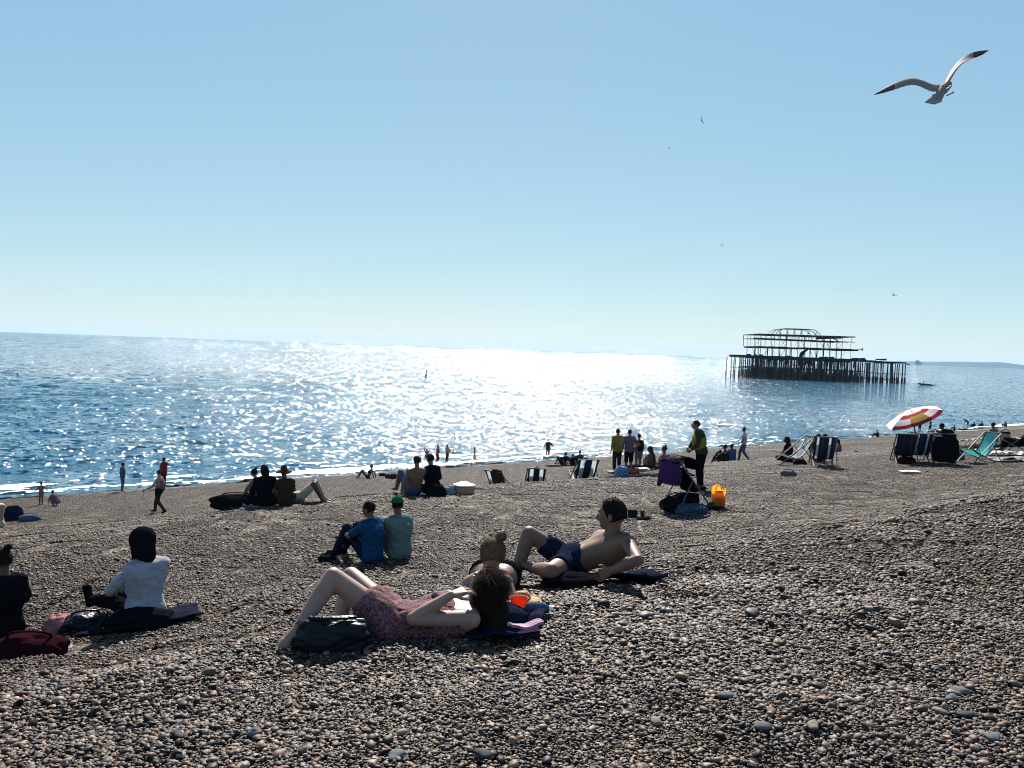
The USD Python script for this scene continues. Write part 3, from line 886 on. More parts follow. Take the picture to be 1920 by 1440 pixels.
# two storeys of bare frame
obj('upper_floor', ragged(X_(1414), X_(1600), 1, 26, (14.15, 14.25), .62, 2.4, 4), 'burnt_timber', pier)
obj('upper_floor_beam', bar((X_(1594), 1, 14.05), (X_(1607.5), 1, 14.1), .2), 'rust_iron', pier)
obj('upper_floor_bracket', box((X_(1606.5), 1, 14.3), (.45, .5, .9)), 'rust_iron', pier)
for yr in (1, 9, 17, 25):
    for x_ in np.arange(X_(1411), X_(1594), 2.85):
        xx = x_ + pr.normal(0, .3)
        if pr.random() < .82:
            obj('column', bar((xx, yr, 9.9), (xx + pr.normal(0, .1), yr, 13.7), .10 if pr.random() < .7 else .17, 5), 'rust_iron', pier)
        if pr.random() < (.8 if yr in (1, 25) else .35):
            obj('column', bar((xx, yr, 14.1), (xx + pr.normal(0, .1), yr, 19.4), .09 if pr.random() < .7 else .17, 5), 'rust_iron', pier)
    obj('roof_beam', bar((X_(1410), yr, 19.35), (X_(1592), yr, 19.6), .22 if yr < 10 else .15), 'rust_iron', pier)
    obj('rail_beam', bar((X_(1402 if yr == 1 else 1411), yr, 17.6), (X_(1592), yr, 17.3), .14), 'rust_iron', pier)
for x_ in np.arange(X_(1411), X_(1592), 6.0):
    obj('cross_beam', bar((x_, 1, 19.45), (x_, 25, 19.45), .16), 'rust_iron', pier)
for n_ in range(26):
    x_ = pr.uniform(X_(1412), X_(1588)); yr = (1, 9, 17, 25)[pr.integers(0, 4)]
    z0, z1 = (10, 13.8) if pr.random() < .6 else (14.2, 17.4)
    obj('brace', bar((x_, yr, z0), (x_ + pr.uniform(1.2, 3) * pr.choice([-1, 1]), yr, z1), .07, 5), 'rust_iron', pier)
obj('hanging_sheet', tm(union([hull((V([X_(1496), 4, 10.6]), .9), (V([X_(1501), 4, 12.2]), .8), lv=0), hull((V([X_(1500), 4, 12.1]), .7), (V([X_(1508), 4, 13.4]), .35), lv=0)])), 'burnt_timber', pier)
obj('fallen_roof', tm(union([hull((V([X_(1528), 6, 18.6]), .6), (V([X_(1545), 6, 18.9]), .7), lv=0), hull((V([X_(1545), 6, 18.8]), .5), (V([X_(1574), 6, 19.1]), .4), lv=0), hull((V([X_(1560), 8, 19.0]), .3), (V([X_(1572), 8, 17.6]), .2), lv=0)])), 'burnt_timber', pier)
# domed hall roof: bare ribs
dome = []
for t in np.linspace(0, 1, 15):
    xx = X_(1446) + (X_(1541) - X_(1446)) * t
    e = min(t, 1 - t) * 2
    dome.append((xx, 17.4 + 4.9 * min(1, (1 - (1 - min(e * 2.2, 1)) ** 2)) ** .7 + .25 * (.5 - abs(t - .5))))
for yr in (7, 13, 19):
    obj('dome_rib', rope([V([a, yr, b]) for a, b in dome], .15 if yr == 7 else .11, 5), 'rust_iron', pier)
for a, b in dome[2:-2:2]:
    obj('dome_post', bar((a, 7, 17.4), (a, 7, b), .1, 5), 'rust_iron', pier)
    obj('dome_hoop', rope([V([a, 13 + 7 * math.cos(q_), 17.4 + (b - 17.4) * math.sin(q_) ** .8]) for q_ in np.linspace(.02, math.pi - .02, 9)], .09, 5), 'rust_iron', pier)
    obj('arch_window', rope([V([a - 1.0 + 1.0 * (1 - math.cos(q_)), 7, 18.6 + 2.0 * math.sin(q_)]) for q_ in np.linspace(0, math.pi, 8)], .06, 4), 'rust_iron', pier)

# wreckage lying low in the water, right of the pier
wp = at(1735, 722.5, 360); wp[2] = 0
wk = thing('pier_wreckage', 'low dark wreckage awash in the sea just right of the pier', 'wreckage', wp)
obj('hull_beam', cat([bar((-3.2, 0, .5), (2.8, .4, .25), .3), bar((-2, .8, .3), (4.2, .2, -.1), .28)]), 'burnt_timber', wk)
obj('post', bar((-.6, 0, 0), (-.9, 0, 1.6), .14), 'burnt_timber', wk)
obj('post', bar((-1.8, 0, 0), (-2.2, .3, 1.0), .2), 'burnt_timber', wk)

# ------------------------------------------------------------------ far coast
plain('coast_land', (.02, .035, .045), .95, .25, .004, .1)
hr_ = np.random.default_rng(4)
cxs = np.linspace(3900, 14500, 240)
vs = []
for j, dy in enumerate((0, 250, 600, 1100, 1800, 2600)):
    prof = (0, 14, 30, 46, 40, 0)[j]
    n_ = meshkit.fbm(np.stack([cxs / 420, 0 * cxs + j * .7, 0 * cxs], -1), 4, 2)
    swell = 1 + 1.1 * np.exp(-((cxs - 5650) / 480) ** 2) + .7 * np.exp(-((cxs - 7600) / 700) ** 2)
    edge = np.clip((cxs - 3900) / 500, 0, 1)
    vs.append(np.stack([cxs, 9400 - (cxs - 3900) * .12 + dy + 80 * (n_ - .5), edge * prof * .74 * swell * (.45 + 1.1 * n_) - (2 if j in (0, 5) else 0)], -1))
vs = np.stack(vs, 1)
I = np.arange(vs.shape[0] * 6).reshape(-1, 6)
f = np.stack([I[:-1, :-1], I[1:, :-1], I[1:, 1:], I[:-1, 1:]], -1).reshape(-1, 4)
h_ = obj('hills', (vs.reshape(-1, 3), f), 'coast_land', smooth=True)
tag(stage.GetPrimAtPath(h_), 'low blue coastline far away along the right horizon', None, None, 'structure')
bp = at(1720, 683, 9350); bp[2] = 0
fb = thing('tower_block', 'tiny dark block rising above the far coastline right of the pier', 'building', bp)
obj('wall', cat([box((0, 0, 24), (34, 24, 48)), box((16, 4, 17), (60, 20, 34))]), 'coast_land', fb)
obj('roof', box((0, 0, 49.6), (22, 14, 3.2)), 'coast_land', fb)

# ------------------------------------------------------------------ surf
M['foam'] = usdkit.material(stage, '/World/Looks/foam', {
    'g': ('geometry', {}), 'n': ('noise_texture', {'scale': 5, 'detail': 5, 'roughness': .65}), 'r': ('rgb_ramp', {'ramp': [(.3, (.55, .60, .62)), (.6, (.85, .87, .88))]}),
    'b': ('bump', {'strength': .7, 'distance': .06}), 'p': ('principled_bsdf', {'roughness': .35, 'specular_ior_level': .5})},
    [('g.position', 'n.vector'), ('n.fac', 'r.fac'), ('r.color', 'p.base_color'), ('n.fac', 'b.height'), ('b.normal', 'p.normal')], surface='p.BSDF')
fs_, ft_ = np.arange(-9, 2.6, .14), np.arange(-52, 150, .22)
S_, T_ = np.meshgrid(fs_, ft_, indexing='ij')
FX, FY = shore(S_, T_)
gz = ground(FX, FY)
wz = sea_z(FX, FY, np.full_like(FX, .45)) * np.clip((-S_ + 2) / 14, .12, 1)
P1 = np.stack([T_ / 5.5, 0 * T_, 0 * T_], -1)
swash = .15 + 1.5 * (meshkit.fbm(P1, 3, 21) - .5) * 2
width = .5 + 1.5 * np.clip(meshkit.fbm(np.stack([T_ / 14, 0 * T_, 0 * T_], -1), 2, 23) - .3, 0, 1)
crest = swash - width
ridge = .34 * np.exp(-((S_ - crest - .5) / .45) ** 2) * (.3 + meshkit.fbm(np.stack([T_ / 3, 0 * T_, 0 * T_], -1), 2, 27))
bub = meshkit.fbm(np.stack([FX * 2.2, FY * 2.2, 0 * FX], -1), 3, 29)
FZ = np.maximum(gz, wz) + .02 + ridge + .05 * (bub - .3)
tex = meshkit.fbm(np.stack([FX * .9, FY * .9, 0 * FX], -1), 3, 33)
inside = (S_ < swash + .25 * (tex - .5)) & (S_ > crest + 1.3 * (tex - .5))
lace = (T_ < 45) & (S_ > crest - 5) & (S_ <= crest + .6) & (meshkit.fbm(np.stack([T_ / 2.6, S_ / .7, 0 * T_], -1), 4, 35) > .60 + .05 * (crest - S_) / 4)
inside |= lace
n_, m_ = S_.shape
I = np.arange(n_ * m_).reshape(n_, m_)
q_ = np.stack([I[:-1, :-1], I[:-1, 1:], I[1:, 1:], I[1:, :-1]], -1).reshape(-1, 4)
q_ = q_[inside.ravel()[q_].all(1)]
used, inv = np.unique(q_, return_inverse=True)
fo = obj('surf_foam', (np.stack([FX, FY, FZ], -1).reshape(-1, 3)[used], inv.reshape(-1, 4)), 'foam', smooth=True)
tag(stage.GetPrimAtPath(fo), 'white surf foam breaking along the edge of the shingle', 'foam', None, 'stuff')

# buoy and swimmers far out
plain('buoy_paint', (.03, .02, .02), .5)
b_ = at(800, 684, 250); b_[2] = 0
bu = thing('buoy', 'small dark buoy far out in the glittering sea', 'buoy', b_)
obj('float', tm(union([hull((V([0, 0, .1]), .42), (V([0, 0, .5]), .32), lv=2)])), 'buoy_paint', bu, smooth=True)
obj('mast', bar((0, 0, .4), (0, 0, 1.9), .09), 'buoy_paint', bu)
obj('topmark', bar((0, 0, 1.2), (0, 0, 1.9), .24, 8, .1), 'buoy_paint', bu)

# ------------------------------------------------------------------ gulls
M['feather_white'] = usdkit.material(stage, '/World/Looks/feather_white', {
    'g': ('geometry', {}), 'n': ('noise_texture', {'scale': 40, 'detail': 4}), 'r': ('rgb_ramp', {'ramp': [(.3, (.20, .165, .135)), (.7, (.33, .29, .25))]}),
    'd': ('principled_bsdf', {'roughness': .9, 'specular_ior_level': .1}), 't': ('translucent_bsdf', {'color': (.6, .48, .36)}), 'm': ('mix_closure', {'fac': .18})},
    [('g.position', 'n.vector'), ('n.fac', 'r.fac'), ('r.color', 'd.base_color'), ('d.BSDF', 'm.closure1'), ('t.BSDF', 'm.closure2')], surface='m.closure')
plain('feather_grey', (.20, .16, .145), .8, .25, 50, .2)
plain('feather_dark', (.05, .033, .035), .8, .3, 50, .2)
plain('gull_leg', (.16, .1, .1), .5)


def wing(lead, trail, mat_cut, path, thick=.012):
    """A wing lofted from leading- and trailing-edge points, root to tip; feathered trailing edge; the tip past mat_cut is dark."""
    lead, trail = np.array(lead), np.array(trail)
    n = 25
    t0 = np.linspace(0, 1, len(lead)); t = np.linspace(0, 1, n)
    from scipy.interpolate import CubicSpline
    L, T = CubicSpline(t0, lead)(t), CubicSpline(t0, trail)(t)
    sc = (np.arange(n) % 2)[:, None] * .07 * (1 - .4 * t[:, None])
    T = T + (L - T) * sc
    nn = np.cross(np.gradient(L, axis=0), T - L)
    nn /= np.linalg.norm(nn, axis=1, keepdims=True) + 1e-9
    ch = np.linspace(0, 1, 6)
    prof = thick * np.array([.35, 1, .9, .6, .3, .12])[None, :] * (1 - .8 * t[:, None])
    mid = L[:, None] + (T - L)[:, None] * ch[None, :, None]
    camber = .10 * np.linalg.norm(T - L, axis=1)[:, None] * (4 * ch * (1 - ch))[None]
    A = mid + nn[:, None] * (prof + camber)[..., None]; B = mid + nn[:, None] * (camber - prof)[..., None]
    k0 = int(n * mat_cut)
    for nm, a, b, mt in (('wing', 0, k0, 'feather_white'), ('wing_tip', k0 - 1, n, 'feather_dark')):
        a_, b_ = A[a:b], B[a:b]
        m, c = a_.shape[:2]
        v = np.vstack([a_.reshape(-1, 3), b_.reshape(-1, 3)])
        I = np.arange(m * c).reshape(m, c); o = m * c
        q1 = np.stack([I[:-1, :-1], I[:-1, 1:], I[1:, 1:], I[1:, :-1]], -1).reshape(-1, 4)
        q2 = q1[:, ::-1] + o
        rim = []
        for e in (I[0], I[:, -1], I[-1][::-1], I[::-1, 0]):
            rim += [[e[i + 1], e[i], e[i] + o, e[i + 1] + o] for i in range(len(e) - 1)]
        obj(nm, (v, np.vstack([q1, q2, np.array(rim)])), mt, path, smooth=40)
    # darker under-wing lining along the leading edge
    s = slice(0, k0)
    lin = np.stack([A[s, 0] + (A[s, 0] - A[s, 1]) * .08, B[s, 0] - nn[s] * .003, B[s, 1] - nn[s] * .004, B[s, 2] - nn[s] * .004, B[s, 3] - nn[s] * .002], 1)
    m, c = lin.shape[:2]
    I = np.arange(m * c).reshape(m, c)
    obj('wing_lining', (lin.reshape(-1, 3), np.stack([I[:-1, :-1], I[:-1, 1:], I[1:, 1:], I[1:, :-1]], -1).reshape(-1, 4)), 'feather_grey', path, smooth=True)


GY = 8.9
c0 = at(1764, 172, GY)
gull = thing('gull', 'large gull with raised wings gliding high at the upper right', 'gull', c0)
q = lambda x, y, dy=0: at(x, y, GY + dy) - c0
LV[0] = 2
body = union([hull((q(1760, 178, -.05), .034), (q(1768, 168, .05), .052)), hull((q(1768, 168, .05), .052), (q(1776, 160, .17), .045)), hull((q(1776, 160, .17), .042), (q(1779, 157, .26), .030)), hull((q(1779, 157, .26), .029), (q(1781, 158, .30), .02))])
obj('body', smoothed(body, .012, 10), 'feather_white', gull, smooth=True)
obj('beak', bar(q(1781, 158, .30), q(1783, 160, .36), .009, 6, .003), 'buoy_yellow' if 'buoy_yellow' in M else 'feather_dark', gull)
tail = hull((q(1737, 190, -.20), .007), (q(1752, 193, -.20), .007), (q(1764, 190, -.18), .006), (q(1752, 180, -.06), .022), (q(1766, 178, -.05), .022))
obj('tail', tm(tail), 'feather_white', gull, smooth=50)
obj('tail_band', tm(hull((q(1735, 191.5, -.225), .006), (q(1752, 195, -.225), .006), (q(1766, 190, -.2), .005), (q(1752, 193, -.2), .009))), 'feather_grey', gull, smooth=50)
for a_, b_ in (((1774, 180), (1787, 173.5)), ((1776, 166), (1782, 162))):
    obj('foot', cat([bar(q(*a_, -.06), q(*b_, -.1), .006), bar(q(*b_, -.1), q(b_[0] + 1.5, b_[1] - 1.5, -.14), .010, 6, .004)]), 'gull_leg', gull)
wing([q(1762, 160, .16), q(1736, 156, .17), q(1712, 147.5, .15), q(1682, 153, .10), q(1638, 177, -.02)], [q(1756, 172, -.02), q(1735, 167, -.03), q(1713, 159.5, -.03), q(1684, 166, -.05), q(1640, 178, -.05)], .80, gull)
wing([q(1772, 158, .16), q(1779, 141, .17), q(1795, 118, .15), q(1818, 101, .10), q(1854, 94, -.02)], [q(1771, 159, -.02), q(1783, 143, -.03), q(1801, 121, -.03), q(1824, 112, -.05), q(1853, 96, -.05)], .80, gull)


def far_gull(x, y, Y, span, roll, head, label, up=.3):
    c = at(x, y, Y)
    g = thing('gull', label, 'gull', c, head, 'distant gulls')
    R_ = trimesh.transformations.rotation_matrix(math.radians(roll), [0, 1, 0])
    LV[0] = 1
    b = tm(union([hull((V([0, -.22, 0]) * span, .02 * span), (V([0, .05, 0]) * span, .065 * span)), hull((V([0, .05, 0]) * span, .065 * span), (V([0, .22, .02]) * span, .035 * span))])); b.apply_transform(R_)
    obj('body', b, 'feather_grey', g, smooth=True)
    for s in (-1, 1):
        pts = [V([s * .03, .05, .03]), V([s * .2, .08, .03 + up * .35]), V([s * .5, -.06, .02 + up * .25])]
        w = tm(union([hull((pts[i] * span, .016 * span), ((pts[i] - V([0, .12, 0])) * span, .010 * span), (pts[i + 1] * span, .012 * span), ((pts[i + 1] - V([0, .12 - .08 * i, 0])) * span, .006 * span), lv=0) for i in range(2)]))
        w.apply_transform(R_)
        obj('wing', w, 'feather_grey', g, smooth=40)


far_gull(1315.5, 226.5, 150, 1.3, 62, 20, 'tiny gull below the clear sky, upper of the two mid-sky specks', .3)
far_gull(1255, 277, 120, 1.35, -52, 10, 'tiny gull seen as a slanting dash, lower of the two mid-sky specks', .1)
far_gull(1354, 459.5, 200, 1.3, 10, 30, 'faint gull low in the sky left above the pier', .15)
far_gull(1676, 554, 160, 1.35, 22, 20, 'tiny gull flying just above the right end of the pier', .5)
# ------------------------------------------------------------------ soft things: bags, towels, coats
def crumple(c, e, seed, rz=0., sub=4, amp=.22, box_=2.6, fine=.05, flat=True):
    """A crumpled bag, bundle or coat: a superellipsoid of half-extents e with folds; c is the middle of its underside."""
    m = trimesh.creation.icosphere(sub)
    v = np.array(m.vertices)
    n = (np.abs(v) ** box_).sum(1) ** (-1 / box_)
    v = v * n[:, None]
    f1 = meshkit.fbm(v * 1.7 + seed * 3.1, 3, seed)[:, None] - .5
    rg = np.abs(meshkit.fbm(v * V([2.6, 1.6, 3.2]) + seed * 5.3, 3, seed + 50)[:, None] - .5)
    v = v * (1 + amp * 2 * f1 - fine * 6 * (rg - .12) * (rg < .12))
    v = v * e
    if flat:
        v[:, 2] = np.maximum(v[:, 2], -e[2] * .72)
        v[:, 2] -= v[:, 2].min()
    a = math.radians(rz)
    R_ = V([[math.cos(a), -math.sin(a), 0], [math.sin(a), math.cos(a), 0], [0, 0, 1]])
    return trimesh.Trimesh(v @ R_.T + c, m.faces, process=False)


def towel(c, L, W, rz, seed, nl=50, nw=24, lift=.03, fold=.03, droop=None):
    """A towel lying on the shingle, with folds, thickness and stripes along 'tone'. Returns vertices, faces, tone (in the frame of c)."""
    a = math.radians(rz)
    u, w = np.meshgrid(np.linspace(-.5, .5, nl), np.linspace(-.5, .5, nw), indexing='ij')
    P = np.stack([u * L, w * W, 0 * u], -1)
    P = P + .05 * (meshkit.fbm(np.stack([u * 3, w * 3, 0 * u + seed], -1), 2, seed)[..., None] - .5) * V([1, 1, 0])
    X = c[0] + P[..., 0] * math.cos(a) - P[..., 1] * math.sin(a); Y = c[1] + P[..., 0] * math.sin(a) + P[..., 1] * math.cos(a)
    wr = np.abs(meshkit.fbm(np.stack([X * 3.2, Y * 3.2, 0 * X], -1), 3, seed + 3) - .5)
    Z = ground(X, Y) + lift + fold * 4 * np.clip(.2 - wr, 0, 1) + fold * (meshkit.noise(np.stack([X, Y, 0 * X], -1) * 2.1, seed) - .3)
    top = np.stack([X, Y, Z], -1) - c; bot = top - V([0, 0, .014])
    n, m = u.shape
    I = np.arange(n * m).reshape(n, m); o = n * m
    q1 = np.stack([I[:-1, :-1], I[1:, :-1], I[1:, 1:], I[:-1, 1:]], -1).reshape(-1, 4)
    rim = []
    for e in (I[0], I[:, -1], I[-1][::-1], I[::-1, 0]):
        rim += [[e[i], e[i + 1], e[i + 1] + o, e[i] + o] for i in range(len(e) - 1)]
    return np.vstack([top.reshape(-1, 3), bot.reshape(-1, 3)]), np.vstack([q1, q1[:, ::-1] + o, np.array(rim)]), np.tile((w + .5).ravel(), 2)


def striped(name, stops, rough=.85, translucent=0.):
    nodes = {'a': ('attribute', {'attribute': 'tone'}), 'r': ('rgb_ramp', {'ramp': stops, 'interpolate': False}), 'g': ('geometry', {}), 'n': ('noise_texture', {'scale': 70, 'detail': 3}),
             'nr': ('map_range', {'from_min': .3, 'from_max': .7, 'to_min': .85, 'to_max': 1.1}), 'm': ('mix', {'mix_type': 'multiply', 'fac': 1.}), 'p': ('diffuse_bsdf', {}),
             't': ('translucent_bsdf', {}), 'x': ('mix_closure', {'fac': translucent})}
    M[name] = usdkit.material(stage, '/World/Looks/' + name, nodes, [('a.fac', 'r.fac'), ('g.position', 'n.vector'), ('n.fac', 'nr.value'), ('r.color', 'm.color1'), ('nr.result', 'm.color2'), ('m.color', 'p.color'),
                              ('m.color', 't.color'), ('p.BSDF', 'x.closure1'), ('t.BSDF', 'x.closure2')], surface='x.closure')


def toned(path, tone):
    UsdGeom.PrimvarsAPI(stage.GetPrimAtPath(path)).CreatePrimvar('tone', Sdf.ValueTypeNames.FloatArray, 'vertex').Set(Vt.FloatArray([float(x) for x in tone]))


def bands(cols, n):
    return [((i + .0) / n + 1e-4, cols[i % len(cols)]) for i in range(n)] + [(1, cols[(n - 1) % len(cols)])]


striped('towel_dark', bands([(.012, .010, .022), (.02, .016, .036)], 7))
striped('towel_edge', bands([(.28, .13, .19), (.4, .34, .37)], 9))
striped('towel_grey', bands([(.30, .30, .31), (.2, .2, .22)], 9))
striped('towel_blue', bands([(.05, .07, .2), (.09, .12, .3), (.04, .05, .12)], 8))
striped('towel_navy', bands([(.008, .009, .018), (.014, .014, .024)], 6))
striped('towel_pale', bands([(.62, .58, .52), (.35, .3, .28)], 5))
M['black_leather'] = usdkit.material(stage, '/World/Looks/black_leather', {
    'g': ('geometry', {}), 'n': ('noise_texture', {'scale': 26, 'detail': 4, 'distortion': .6}), 'b': ('bump', {'strength': .4, 'distance': .012}),
    'p': ('principled_bsdf', {'base_color': (.004, .0045, .007), 'roughness': .36, 'specular_ior_level': .14})}, [('g.position', 'n.vector'), ('n.fac', 'b.height'), ('b.normal', 'p.normal')], surface='p.BSDF')
M['carrier_plastic'] = usdkit.material(stage, '/World/Looks/carrier_plastic', {
    'g': ('geometry', {}), 'n': ('noise_texture', {'scale': 18, 'detail': 4, 'distortion': 1.}), 'b': ('bump', {'strength': .5, 'distance': .02}),
    'p': ('principled_bsdf', {'base_color': (.62, .17, .015), 'roughness': .3}), 't': ('translucent_bsdf', {'color': (.85, .34, .02)}), 'm': ('mix_closure', {'fac': .5})},
    [('g.position', 'n.vector'), ('n.fac', 'b.height'), ('b.normal', 'p.normal'), ('p.BSDF', 'm.closure1'), ('t.BSDF', 'm.closure2')], surface='m.closure')
M['orange_plastic'] = usdkit.material(stage, '/World/Looks/orange_plastic', {
    'p': ('principled_bsdf', {'base_color': (.7, .10, .02), 'roughness': .35}), 't': ('translucent_bsdf', {'color': (.9, .16, .03)}), 'm': ('mix_closure', {'fac': .35})},
    [('p.BSDF', 'm.closure1'), ('t.BSDF', 'm.closure2')], surface='m.closure')
plain('metal_grey', (.10, .10, .11), .35, .1, 20, .5, 1.0)
plain('rubber', (.015, .015, .016), .8)
plain('white_plastic', (.75, .75, .76), .35, .05)
plain('straw', (.30, .17, .08), .9, .4, 60, .2, bump=.5)


def bag(name, label, c, e, seed, mat, rz=0., straps=2, group=None, hl=None, cat_='bag', **kw):
    p = thing(name, label, cat_, c)
    obj('bag_body', crumple(V([0, 0, -.02]), V(e), seed, rz, **kw), mat, p, smooth=True)
    a = math.radians(rz)
    ax = V([math.cos(a), math.sin(a), 0]); ay = V([-math.sin(a), math.cos(a), 0])
    for s in range(straps):
        y_ = (s - .5) * e[1] * .7 if straps > 1 else 0
        h_ = hl or e[2] * .7
        pts = [ax * e[0] * math.cos(t) * .62 + ay * (y_ + e[1] * .5 * math.sin(t) * (1 if s else -1)) + V([0, 0, e[2] * 1.45 + h_ * math.sin(t) ** .8 * (.45 if s else .8)]) for t in np.linspace(.05, math.pi - .05, 9)]
        obj('strap', rope(pts, .011, 5), mat, p, smooth=40)
    return p


def flat_towel(name, label, c, L, W, rz, seed, mat, cat_='towel', **kw):
    p = thing(name, label, cat_, c)
    v, f, t = towel(V(c), L, W, rz, seed, **kw)
    o = obj('towel_cloth', (v, f), mat, p, smooth=True)
    toned(o, t)
    return p


def fit(J, p0):
    return {a: np.asarray(b, float) - p0 if len(a) < 3 and a[0] not in 'nd' else b for a, b in J.items()}


# ---- woman lying in the foreground
p = at(790, 1196, 4.5); p0 = on(p[0], p[1])
A = thing('person', 'woman in pink patterned playsuit lying back with knees raised, long dark hair', 'person', p0)
a = at
J = dict(P=a(728, 1167, 4.50), C=a(832, 1158, 4.55), N=a(884, 1136, 4.56), Hd=a(908, 1100, 4.58),
         SL=a(890, 1160, 4.40), SR=a(882, 1120, 4.74), EL=a(775, 1160, 4.36), ER=a(800, 1128, 4.90), WL=a(845, 1116, 4.42), WR=a(842, 1114, 4.66),
         HL=a(722, 1160, 4.42), HR=a(732, 1150, 4.60), KL=a(624, 1082, 4.42), KR=a(658, 1080, 4.80), AL=hit(556, 1212) + V([0, 0, .075]), AR=a(634, 1176, 4.64), TL=hit(528, 1220) + V([0, 0, .03]), TR=a(600, 1190, 4.60),
         hairdn=unit(V([.22, -.12, -.9])), dL=V([.5, .25, .12]), dR=V([.6, -.2, .05]), nL=V([.1, .3, -1]), nR=V([0, 0, -1.]), curl=.3)
if REPORT:
    for u_, v_ in ('PC', 'HK', 'KA', 'SE', 'EW'):
        for s in ('L', 'R') if u_ != 'P' else ('',):
            print('A', u_ + v_ + s, round(float(np.linalg.norm(J[u_ + s] - J[v_ + s])), 3))
human(A, fit(J, p0), .90, lv=3, skin='skin_fair', wear=[('playsuit', 'playsuit')], hair=('long', 'hair_brown'), f=V([-.62, .60, .45]), u=V([.45, -.12, .88]), fem=True)

c = hit(616, 1222); c = on(c[0], c[1] + .07)
bag('handbag', 'black leather shoulder bag lying beside the bent legs of the woman in the playsuit', c, (.185, .085, .10), 3, 'black_leather', 8, 1, hl=.015, amp=.28, fine=.07)
c = on(*(at(945, 1176, 4.55)[:2]))
flat_towel('towel', 'dark purple towel spread under the head of the woman in the playsuit', c, .40, .34, -4, 5, 'towel_dark', lift=.03, fold=.05)
c2 = on(*(at(930, 1172, 4.62)[:2]))
pl = thing('rolled_towel', 'rolled navy towel serving as pillow for the woman in the playsuit', 'towel', c2)
obj('towel_cloth', crumple(V([0, 0, 0]), V([.17, .12, .075]), 8, 0), 'cloth_navy', pl, smooth=True)
cu = thing('plastic_bowl', 'bright orange plastic bowl on the towel behind the dark haired head', 'bowl', on(*(at(972, 1146, 4.70)[:2]), .065))
ang = np.linspace(0, 2 * np.pi, 28, endpoint=False)
prof_ = [(.030, 0), (.036, .01), (.052, .06), (.055, .062), (.051, .06), (.033, .012), (.0, .010)]
obj('bowl_shell', trimesh.creation.revolve(prof_, sections=28), 'orange_plastic', cu, smooth=40)
bt = thing('sun_hat', 'yellow straw hat lying squashed beside the orange bowl', 'hat', on(*(at(985, 1158, 4.85)[:2]), .05))
obj('brim', crumple(V([0, 0, 0]), V([.085, .07, .014]), 11, 20, 3), 'straw', bt, smooth=True)
obj('crown', crumple(V([-.02, 0, .015]), V([.042, .036, .028]), 12, 20, 3), 'straw', bt, smooth=True)
bo = thing('drink_bottle', 'pale blue plastic bottle lying next to the straw hat', 'bottle', on(*(at(1000, 1165, 4.75)[:2]), .05))
obj('bottle_body', smoothed(union([hull((V([-.07, 0, 0]), .03), (V([.05, .01, .0]), .03), lv=2), hull((V([.05, .01, 0]), .03), (V([.085, .012, 0]), .013), lv=2)]), .01, 3), 'cloth_slate', bo, smooth=True)
obj('bottle_cap', bar((.085, .012, 0), (.11, .013, 0), .015, 10), 'white_plastic', bo, smooth=40)
tw = flat_towel('towel', 'pink and white striped edge of a towel right of the dark haired head', on(*(at(985, 1184, 4.42)[:2])), .17, .05, 14, 9, 'towel_edge', lift=.055, fold=.04)

# ---- fair woman behind her, seen from behind
p = at(915, 1120, 5.35); p0 = on(p[0], p[1])
B = thing('person', 'woman with blonde topknot reclining behind the dark haired woman', 'person', p0)
J = dict(P=V([at(928, 1080, 5.85)[0], 5.85, float(ground(at(928, 1080, 5.85)[0], 5.85)) + .12]), C=a(915, 1108, 5.55), N=a(918, 1073, 5.36), Hd=a(922, 1042, 5.36), SL=a(878, 1092, 5.44), SR=a(951, 1090, 5.30), EL=a(872, 1135, 5.3), ER=a(962, 1128, 5.22), WL=a(890, 1140, 5.6), WR=a(975, 1138, 5.45))
gz_ = lambda q_: float(ground(q_[0], q_[1]))
for s, o_ in (('L', -.09), ('R', .09)):
    J['H' + s] = J['P'] + V([o_, .05, 0]); kx = V([J['P'][0] + o_ * 1.2 + .03, 6.38, 0]); J['K' + s] = V([kx[0], kx[1], gz_(kx) + .11]); ax_ = V([J['P'][0] + o_ * 1.2 + .06, 6.8, 0]); J['A' + s] = V([ax_[0], ax_[1], gz_(ax_) + .07]); J['T' + s] = J['A' + s] + V([0, .1, .09])
human(B, fit(J, p0), .95, lv=3, skin='skin_fair', wear=[('band', 'cloth_salmon'), ('briefs', 'cloth_black')], hair=('bun', 'hair_blonde'), f=V([-.25, .95, -.12]), u=V([.10, .15, .98]), fem=True)

# ---- man reclining on the right
p = at(1120, 1072, 5.95); p0 = on(p[0], p[1])
C_ = thing('person', 'bare chested man in dark shorts reclining on his elbows with one knee raised', 'person', p0)
J = dict(P=a(1066, 1052, 6.05), C=a(1134, 1032, 5.92), N=a(1150, 1000, 5.86), Hd=a(1146, 966, 5.86), SL=a(1180, 1012, 5.70), SR=a(1126, 1006, 6.10), EL=a(1196, 1050, 5.46), ER=a(1108, 1052, 6.25), WL=a(1148, 1070, 5.50), WR=a(1052, 1056, 6.36),
         HL=a(1064, 1056, 5.97), HR=a(1060, 1046, 6.14), KR=a(992, 1000, 6.10), AR=a(963, 1090, 6.0), TR=a(940, 1102, 6.0), KL=a(1034, 1070, 5.60), AL=a(1000, 1066, 5.88), TL=a(982, 1060, 5.98))
if REPORT:
    for u_, v_ in ('PC', 'HK', 'KA', 'SE', 'EW'):
        for s in ('L', 'R') if u_ != 'P' else ('',):
            print('C', u_ + v_ + s, round(float(np.linalg.norm(J[u_ + s] - J[v_ + s])), 3))
human(C_, fit(J, p0), .95, lv=3, skin='skin_tan', wear=[('legs', 'cloth_navy', .5)], hair=('short', 'hair_dark'), f=V([-.93, .36, -.05]), u=V([.06, .02, 1.]))
jk = thing('jacket', 'black jacket heaped in front of the reclining man', 'jacket', on(*(at(1074, 1080, 5.65)[:2])))
